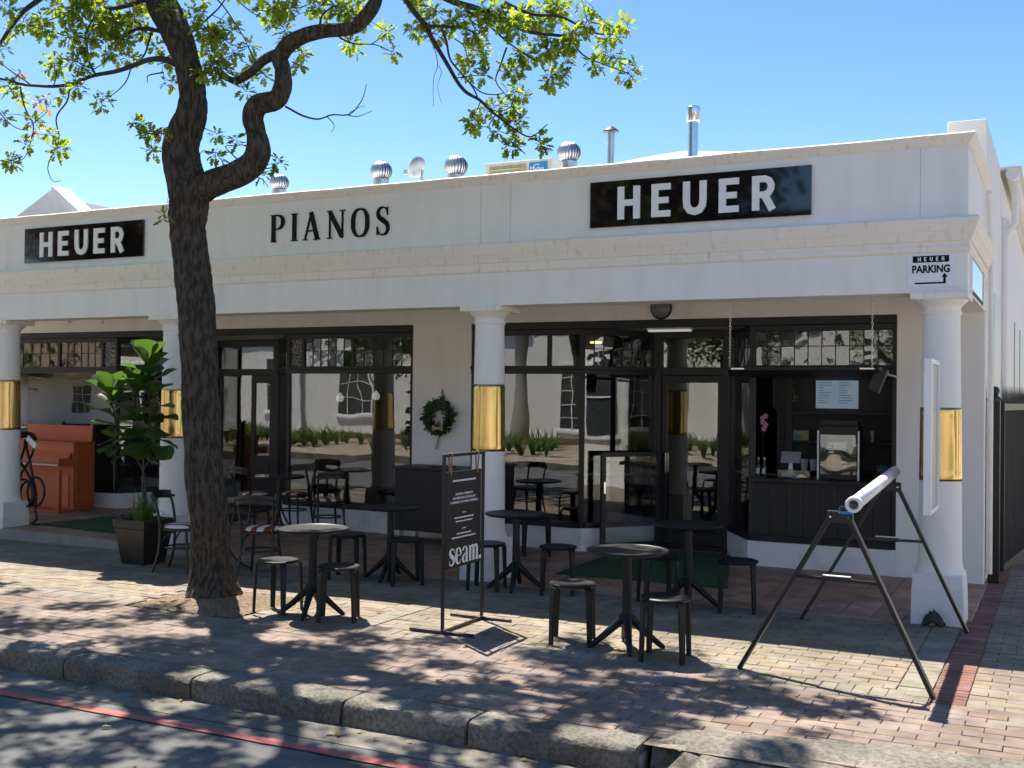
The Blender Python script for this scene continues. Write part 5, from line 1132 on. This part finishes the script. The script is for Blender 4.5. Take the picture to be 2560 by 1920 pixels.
for z in (.11, 1.83): g = MB(); g.bar(a+d*.03+up(z), b-d*.03+up(z), .05, .07); g.build('rail', 'gatebar', t)
n = 30
for i in range(n):
    p = a+d*(Ln*(i+.5)/n); g = MB(); g.bar(p+up(.145), p+up(1.795), .022, .022); g.build('bar', 'gatebar', t)
    g = MB(); g.tube([p+up(1.866), p+up(1.97), p+up(2.06)], [.007, .006, .001], 5); g.build('spike', 'metal_black', t)
# ------------------------------------------------------------------ kiosk contents
def kx(x, y): return (1800+x*.3376, 880+y*.3376)
KY = 12.75; KZ = 1.001
t = thing('display_fridge', 'black counter-top display fridge with white edge strips in the kiosk', 'fridge', (-2.26, 12.85, KZ)); f0, f1 = -2.46, -2.03
B(f0, f1, 12.63, 12.94, KZ, 1.60).build('casing', 'board', t, bevel=.008)
for x in (f0-.012, f1-.004): B(x, x+.016, 12.60, 12.629, KZ, 1.545).build('edge_strip', 'panelw', t)
B(f0+.02, f1-.02, 12.615, 12.621, 1.06, 1.50).build('glass_front', 'clear', t); B(f0+.10, f1-.12, 12.606, 12.611, 1.14, 1.42).build('plastic_sleeve', 'clear', t)
for z in (1.36, 1.33, 1.30): B(f0+.115, f0+.17, 12.601, 12.604, z, z+.018).build('notice_line', 'signw', t)
B(f0+.02, f1-.02, 12.66, 12.90, 1.601, 1.65).build('top_tray', 'board', t)
t = thing('menu_screen', 'bluish lit menu screen above the kiosk display fridge', 'screen', (-2.42, 13.5, 1.79)); a = PY(2040, 951, 13.5); b = PY(2145, 1022, 13.5)
B(a.x, b.x, 13.5, 13.53, b.z, a.z).build('panel', 'screen', t); rr2 = random.Random(2)
for c_ in range(2):
    for i in range(9):
        z = a.z-.03-i*.03; x = a.x+.03+c_*.24; B(x, x+rr2.uniform(.05, .16), 13.4965, 13.4995, z, z+.006).build('text_line', 'lead', t)
t = thing('chalk_menu', 'dark menu board with faint lettering left of the lit screen', 'menu board', (-2.95, 13.5, 1.79)); B(a.x-.52, a.x-.03, 13.5, 13.52, b.z, a.z+.02).build('panel', 'board', t)
for i in range(12): z = a.z-.02-i*.025; B(a.x-.34, a.x-.34+rr2.uniform(.06, .14), 13.497, 13.4995, z, z+.005).build('text_line', 'alu', t)
sh = thing('kiosk_shelving', 'dark shelves along the back of the kiosk', 'shelves', (-2.4, 13.6, 0))
for z in (1.05, 1.40, 1.74): B(-3.1, -1.4, 13.30, 13.58, z-.02, z).build('shelf', 'board', sh)
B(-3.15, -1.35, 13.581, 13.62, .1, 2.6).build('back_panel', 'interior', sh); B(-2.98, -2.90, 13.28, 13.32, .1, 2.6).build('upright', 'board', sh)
t = thing('pink_orchid', 'pink orchid in bloom on the left of the kiosk counter', 'orchid', (-3.1, 12.7, KZ)); oc = PY(*kx(330, 520), KY); ob = (oc.x-.01, KY, KZ+.1)
g = MB(); g.tube(spline([ob, (oc.x-.02, KY, 1.4), (oc.x-.01, KY, 1.6), (oc.x+.02, KY-.02, 1.68)], 5), .004, 6); g.build('stem', 'twig', t)
g = MB(); g.lathe([(.035, 0), (.045, .1), (.04, .1)], (ob[0], KY, KZ), 16); g.build('pot', 'board', t, smooth=40)
for (dx, dz) in ((.02, .07), (-.01, .0), (.02, -.03), (-.015, .045), (0.0, -.075)):
    c = Vector((oc.x+dx, KY-.03, oc.z+dz)); f_ = MB()
    for k in range(5):
        a_ = 2*pi*k/5+.3; d = Vector((cos(a_), -.25, sin(a_))); add_leaf(f_, c, d, Vector((0, -1, 0)), .034, .5, [(0, 0), (.3, .28), (.65, .38), (.9, .22), (1, 0)], .1)
    fo = f_.build('flower', 'pink', t, fix=False); g = MB(); g.sphere(c+Vector((0, -.008, 0)), .007, 8); g.build('lip', 'pink2', fo)
for i, a_ in enumerate((285, 328)):
    p = PY(*kx(a_, 870), KY-.05); t = thing('glass_bottle', 'clear glass bottle on the kiosk counter, %s of a pair under the orchid' % ('left' if i == 0 else 'right'), 'bottle', (p.x, KY-.05, KZ), group='two clear bottles')
    g = MB(); g.lathe([(.026, 0), (.028, .01), (.028, .11), (.014, .14), (.011, .19)], (p.x, KY-.05, KZ), 16); g.build('body', 'clear', t, smooth=40); g = MB(); g.lathe([(.013, .19), (.013, .215)], (p.x, KY-.05, KZ), 12); g.build('stopper', 'panelw' if i else 'kraft', t)
    B(p.x-.018, p.x+.018, KY-.083, KY-.0815, KZ+.03, KZ+.09).build('paper_label', 'paper', t)
p = PY(*kx(525, 800), KY); t = thing('card_terminal', 'white till stand with a tilted tablet on the kiosk counter', 'till', (p.x, KY, KZ))
g = MB(); g.prism([(-.035, 0), (.035, 0), (.012, .20), (-.012, .20)], -.015, .015, lambda u, v, q: (p.x+u, KY+q, KZ+v)); g.build('stand', 'panelw', t); g = MB(); g.T = Matrix.Translation((p.x, KY, KZ+.225)) @ Matrix.Rotation(radians(60), 4, 'X'); g.box(-.11, .11, -.07, .07, -.006, .006); g.build('tablet', 'alu', t)
p = PY(*kx(560, 880), KY-.12); t = thing('pastry_tray', 'clear tray of small round pastries at the kiosk counter edge', 'pastries', (p.x, KY-.12, KZ)); B(p.x-.19, p.x+.17, KY-.19, KY-.02, KZ, KZ+.012).build('tray', 'board', t)
for i in range(5): g = MB(); g.lathe([(.026, 0), (.032, .03), (.024, .042), (.002, .046)], (p.x-.14+i*.068, KY-.10, KZ+.012), 14); g.build('pastry', 'pastry', t, smooth=40)
g = MB(); g.box(p.x-.185, p.x+.165, KY-.188, KY-.184, KZ+.013, KZ+.085); g.box(p.x-.185, p.x+.165, KY-.186, KY-.03, KZ+.086, KZ+.09); g.build('cover', 'clear', t)
B(p.x-.02, p.x+.06, KY-.21, KY-.2001, KZ-.004, KZ+.008).build('blue_tag', 'blue', t)
for (a_, b_, ww, hh, m_, lb_) in ((600, 625, .20, .12, 'kraft', 'pair of kraft and blue boxes on the upper kiosk shelf'), (1205, 840, .12, .09, 'teal', 'teal box low on the right of the kiosk'), (1130, 645, .035, .13, 'paper', 'pale upright canister on the right kiosk shelf')):
    p = PY(*kx(a_, b_), 13.36); zb = min((1.051, 1.401), key=lambda q: abs(q-p.z)); t = thing('carton', lb_, 'box', (p.x, 13.36, zb)); B(p.x-ww/2, p.x+ww/2, 13.32, 13.44, zb, zb+hh).build('box', m_, t, bevel=.003); B(p.x-ww/2+.003, p.x+ww*.1, 13.3175, 13.3195, zb+.01, zb+hh*.55).build('print_panel', 'teal' if m_ == 'kraft' else 'kraft', t)
p = PY(*kx(600, 800), 13.36)
for i in range(2): t = thing('paper_cups', 'stack of pale cups on the kiosk shelf, %s of two' % ('left' if i == 0 else 'right'), 'cups', (p.x+.04+i*.11, 13.36, 1.051), group='cup stacks'); g = MB(); g.lathe([(.035, 0), (.045, .10), (.046, .12)], (p.x+.04+i*.11, 13.36, 1.051), 18); g.build('stack', 'paper', t, smooth=40); g = MB(); g.lathe([(.048, .12), (.048, .128)], (p.x+.04+i*.11, 13.36, 1.051), 18); g.build('rim', 'panelw', t)
# lit ceiling lamps inside
for (px, py, Y, lb_) in ((1490, 858, 14.4, 'glowing yellow ceiling disc seen through the angled window'), (2002, 821, 13.2, 'glowing yellow ceiling disc inside the kiosk')):
    p = PY(px, py, Y); t = thing('ceiling_lamp', lb_, 'lamp', p, group='warm ceiling lamps'); g = MB(); g.lathe([(.08, 0), (.085, .012), (.08, .02)], p, 24); g.build('disc', 'lamp_y', t); g = MB(); g.cyl((p.x, p.y, p.z+.02), (p.x, p.y, 3.11), .012, n=8); g.build('rod', 'board', t)
B_ = [(-4.55, -4.0, 12.75, 12.87, 2.70, 2.734, 'long white tube light on the entrance ceiling')]
for (x0, x1, y0, y1, z0, z1_, lb_) in B_: t = thing('tube_light', lb_, 'lamp', ((x0+x1)/2, y0, z0)); B(x0, x1, y0, y1, z0+.012, z1_).build('tray', 'panelw', t); B(x0+.01, x1-.01, y0+.02, y1-.02, z0-.01, z0+.0115).build('diffuser', 'lamp_w', t)
# instruments inside
def grand(x, y, rz, label):
    t = thing('grand_piano', label, 'piano', (x, y, .09), rz); 
    out = [(-.75, 0), (.75, 0), (.75, .55), (.68, 1.0), (.45, 1.25), (.18, 1.45), (-.15, 1.9), (-.55, 2.0), (-.75, 1.75)]
    L_ = lambda o: setattr(o, 'matrix_parent_inverse', Matrix.Identity(4)) or o
    g = MB(); g.prism(out, .58, .90, lambda u, v, q: (u, v, q)); L_(g.build('case', 'gloss_black', t, bevel=.01))
    g = MB(); g.prism([(u, v) for u, v in out if v > .3]+[(-.75, .4)], 0, .025, lambda u, v, q: (-.75+(u+.75)*cos(.62)+q*sin(.62), v, .905+(u+.75)*sin(.62))); L_(g.build('lid', 'gloss_black', t))
    g = MB(); g.cyl((.55, .7, .9), (.2, .7, 1.52), .012, n=8); L_(g.build('prop', 'gloss_black', t)); g = MB(); g.box(-.65, .65, .55, 1.2, .86, .905); L_(g.build('soundboard', 'brass', t))
    for a_, b_ in ((-.62, .2), (.62, .2), (-.35, 1.7)): g = MB(); g.cyl((a_, b_, 0), (a_, b_, .58), .04, .06, n=12); L_(g.build('leg', 'gloss_black', t))
    g = MB(); g.box(-.6, .6, -.16, -.001, .66, .72); L_(g.build('key_bed', 'gloss_black', t)); g = MB(); g.box(-.58, .58, -.15, -.02, .7205, .735); L_(g.build('keys', 'ivory', t))
grand(-5.9, 14.3, .7, 'black grand piano with raised lid inside the right window'); grand(-4.0, 16.0, -.5, 'black grand piano with raised lid deep inside the entrance')
for k, (px, py) in enumerate([(602, 995), (628, 995), (598, 1065), (626, 1065)]):
    p = PY(px, py, 18.2); t = thing('violin', 'dark varnished violin hanging on the cream wall, %s' % ('upper left', 'upper right', 'lower left', 'lower right')[k], 'violin', (p.x, 18.28, p.z), group='violins on the inner wall')
    prof = [(0, -.22), (.09, -.20), (.12, -.12), (.07, -.02), (.07, .02), (.095, .09), (.05, .14), (0, .15)]; poly = [(u, v) for u, v in prof]+[(-u, v) for u, v in prof[1:-1][::-1]]
    g = MB(); g.prism(poly, 18.22, 18.26, lambda u, v, q: (p.x+u, q, p.z+v)); g.build('body', 'violin', t, bevel=.01); g = MB(); g.box(p.x-.015, p.x+.015, 18.205, 18.225, p.z+.0, p.z+.34); g.build('neck', 'gloss_black', t); g = MB(); g.sphere((p.x, 18.215, p.z+.35), .025, 10); g.build('scroll', 'violin', t)
for px, py, lb_ in ((940, 990, 'left cream pendant globe behind the left window'), (850, 995, 'right cream pendant globe behind the left window')):
    p = PY(px, py, 13.6); t = thing('pendant_lamp', lb_, 'lamp', p, group='cream pendant globes'); g = MB(); g.lathe([(.002, -.06), (.04, -.05), (.058, -.01), (.05, .03), (.015, .07), (.004, .085)], p, 18); g.build('globe', 'lamp_w', t, smooth=60); g = MB(); g.cyl((p.x, p.y, p.z+.08), (p.x, p.y, 3.11), .003, n=5); g.build('cord', 'gloss_black', t)
# ------------------------------------------------------------------ other side of the street (seen mirrored in the glass)
struct(B(-70, 30, -3.75, -3.6, -.3, 0).build('far_kerb', 'granite')); struct(sheet('far_garden_ground', 'bed', -70, 30, -9.6, -3.75, lambda x, y: -.02+.06*(-3.75-y), 30, 6))
def house(x0, x1, h, label, wins, roofm, rise, eave=.35, yb=-18):
    yf = -9.5; t = thing('street_house', label, 'building', ((x0+x1)/2, yf, 0)); 
    B(x0, x1, yb, yf, 0, h).build('wall', 'white', t); B(x0-.02, x1+.02, yf, yf+.03, 0, .55).build('plinth_band', 'white', t)
    g = MB(); ym = (yf+yb)/2; g.prism([(yf+eave, h-.05), (ym, h+rise), (yb-eave, h-.05), (yb-eave, h-.25), (yf+eave, h-.25)], x0-.3, x1+.3, lambda u, v, q: (q, u, v)); g.build('roof', roofm, t)
    for (c, w_2, z0, z1_, nx, nz) in wins:
        a_, b_ = c-w_2/2, c+w_2/2; g = MB(); fr = .07
        g.box(a_, b_, yf+.001, yf+.04, z0, z0+fr); g.box(a_, b_, yf+.001, yf+.04, z1_-fr, z1_); g.box(a_, a_+fr, yf+.001, yf+.041, z0+fr, z1_-fr); g.box(b_-fr, b_, yf+.001, yf+.041, z0+fr, z1_-fr)
        for i in range(1, nx): u = a_+(b_-a_)*i/nx; g.box(u-.015, u+.015, yf+.02, yf+.036, z0+fr, z1_-fr)
        for i in range(1, nz): v = z0+(z1_-z0)*i/nz; g.box(a_+fr, b_-fr, yf+.019, yf+.035, v-.015, v+.015)
        wo = g.build('window', 'signw', t); B(a_+fr, b_-fr, yf+.002, yf+.012, z0+fr, z1_-fr).build('pane', 'winglass', wo); B(a_-.1, b_+.1, yf+.001, yf+.10, z0-.08, z0).build('sill', 'signw', wo)
    return t
h1 = house(-34, -17.2, 4.9, 'white cottage across the street with tall sash windows', [(-23.8, 1.6, 1.1, 3.4, 3, 4), (-20.0, 1.3, 1.1, 3.2, 3, 4), (-29.5, 1.6, 1.1, 3.4, 3, 4), (-32.3, 1.1, .6, 2.9, 2, 4)], 'thatch', 2.6)
for x in (-26.2, -27.0): g = MB(); g.cyl((x, -9.42, .3), (x, -9.42, 4.6), .07, n=8); g.build('downpipe', 'alu', h1)
house(-16.6, -1.5, 5.2, 'white shop across the street with many small-paned windows', [(-14.6, 1.5, .7, 3.0, 4, 5), (-12.2, 1.5, .7, 3.0, 4, 5), (-9.8, 1.2, .3, 2.9, 2, 4), (-7.6, 1.5, .7, 3.0, 4, 5), (-5.2, 1.5, .7, 3.0, 4, 5), (-2.9, 1.2, .3, 2.9, 2, 4)], 'thatch', 2.4)
house(-62, -35, 2.7, 'low house across the street under a broad brown roof', [(-38, 1.4, .9, 2.2, 3, 3), (-43, 1.4, .9, 2.2, 3, 3), (-48, 1.4, .9, 2.2, 3, 3)], 'thatch', 4.2, eave=1.2)
house(-1, 25, 4.8, 'white building across the street behind the camera', [(2, 1.5, .8, 3, 4, 5), (6, 1.5, .8, 3, 4, 5)], 'thatch', 2.4)
def shrub_tree(x, y, h, R, label, n, seed, size=.16, lm='bush'):
    t = thing('street_tree', label, 'tree', (x, y, .1)); r = random.Random(seed); g = MB(); g.tube([(x, y, 0), (x+.1, y, h*.4), (x, y+.1, h*.72)], [.16, .12, .07], 8); g.build('trunk', 'bark', t, smooth=180)
    g = MB()
    for i in range(n):
        v = Vector((r.gauss(0, 1), r.gauss(0, 1), r.gauss(0, .75))).normalized()*R*r.uniform(.35, 1)*(1+.3*noise.noise((r.random()*9, seed, 1))); c = Vector((x, y, h))+v
        for k in range(3): add_leaf(g, c, Vector((r.gauss(0, 1), r.gauss(0, 1), r.gauss(0, .6))), Vector((0, 0, 1)), size*r.uniform(.7, 1.2), r.random(), [(0, 0), (.3, .2), (.65, .25), (1, 0)], .2)
    g.build('crown', lm, t, fix=False)
shrub_tree(-20.6, -6.6, 3.9, 1.5, 'bushy green tree across the street before the cottage', 2600, 1); shrub_tree(-9.2, -6.2, 4.4, 2.0, 'broad green tree across the street before the shop', 3600, 2); shrub_tree(-40, -7, 3.2, 1.6, 'green tree across the street by the low house', 2400, 3); shrub_tree(-3.4, -6.4, 4.2, 1.7, 'round green tree across the street nearest the camera', 2600, 4)
for (x_, y_, h_, R_, lb_, sd_) in ((-11, -12, 9.0, 4.0, 'tall tree rising behind the white shop opposite', 13), (-35, -13, 8.5, 3.3, 'tall tree behind the low brown-roofed house', 15)):
    shrub_tree(x_, y_, h_, R_, lb_, 4200, sd_, .34, 'brown_bush')
g = MB(); r = random.Random(6)
for i in range(190):
    cx, cy = r.uniform(-32, -1), r.uniform(-7.9, -5.0)
    for k in range(24):
        a = r.uniform(0, 2*pi); ln = r.uniform(.5, 1.0); lean = r.uniform(.2, .9); d = Vector((cos(a), sin(a), 0)); s_ = Vector((-sin(a), cos(a), 0))*.022
        pp = [Vector((cx, cy, .05))+d*lean*ln*u*u+Vector((0, 0, ln*(u-.4*lean*u*u))) for u in (0, .5, 1)]; g.add([pp[0]-s_, pp[0]+s_, pp[1]+s_, pp[1]-s_, pp[2]], [(0, 1, 2, 3), (3, 2, 4)], r.random())
o = stuff(g.build('garden_planting', 'bush', fix=False)); o['label'] = 'strappy green clumps in the garden bed across the street'; o['category'] = 'plants'
B_o = B(-34, -1, -8.6, -8.4, -.1, .48).build('garden_wall', 'redbrick'); tag(B_o, 'low brick garden wall across the street', 'wall')
def right_neighbour():
    t = thing('corner_house', 'white house beyond the driveway, right of the picture', 'building', (9, 15, 0)); x0 = 4.6
    B(x0, 16, 8.6, 26, -.2, 4.6).build('wall', 'white', t); g = MB(); g.prism([(x0-.5, 4.5), (10.3, 7.2), (16.5, 4.5), (16.5, 4.3), (x0-.5, 4.3)], 8.2, 26.4, lambda u, v, q: (u, q, v)); g.build('roof', 'thatch', t)
    for yc_ in (10.5, 13.5, 17, 21):
        wf = MB(); wf.box(x0-.05, x0-.001, yc_-.75, yc_+.75, 1.0, 1.07); wf.box(x0-.05, x0-.001, yc_-.75, yc_+.75, 2.7, 2.77); wf.box(x0-.05, x0-.001, yc_-.75, yc_-.68, 1.07, 2.7); wf.box(x0-.05, x0-.001, yc_+.68, yc_+.75, 1.07, 2.7); wf.box(x0-.04, x0-.001, yc_-.02, yc_+.02, 1.07, 2.7); wf.box(x0-.041, x0-.001, yc_-.68, yc_+.68, 1.87, 1.91)
        wo = wf.build('window', 'signw', t); B(x0-.015, x0-.002, yc_-.68, yc_+.68, 1.07, 2.7).build('pane', 'winglass', wo)
right_neighbour()
# ------------------------------------------------------------------ litter
g = MB(); r = random.Random(31)
for i in range(90):
    x = r.uniform(-9, -1.5); y = r.choice((r.uniform(5.45, 5.64), r.uniform(5.45, 5.64), r.uniform(5.95, 8.2), r.uniform(3.5, 5.4))); z = zs(x)+(-.138 if y < 5.66 else .006)
    add_leaf(g, Vector((x, y, z+.006)), Vector((r.gauss(0, 1), r.gauss(0, 1), .05)), Vector((r.gauss(0, .2), r.gauss(0, .2), 1)), r.uniform(.04, .08), r.random(), LEAF_S, .3)
o = stuff(g.build('fallen_leaves', 'leaf_y', fix=False)); o['label'] = 'dry fallen oak leaves scattered along the gutter'; o['category'] = 'leaves'
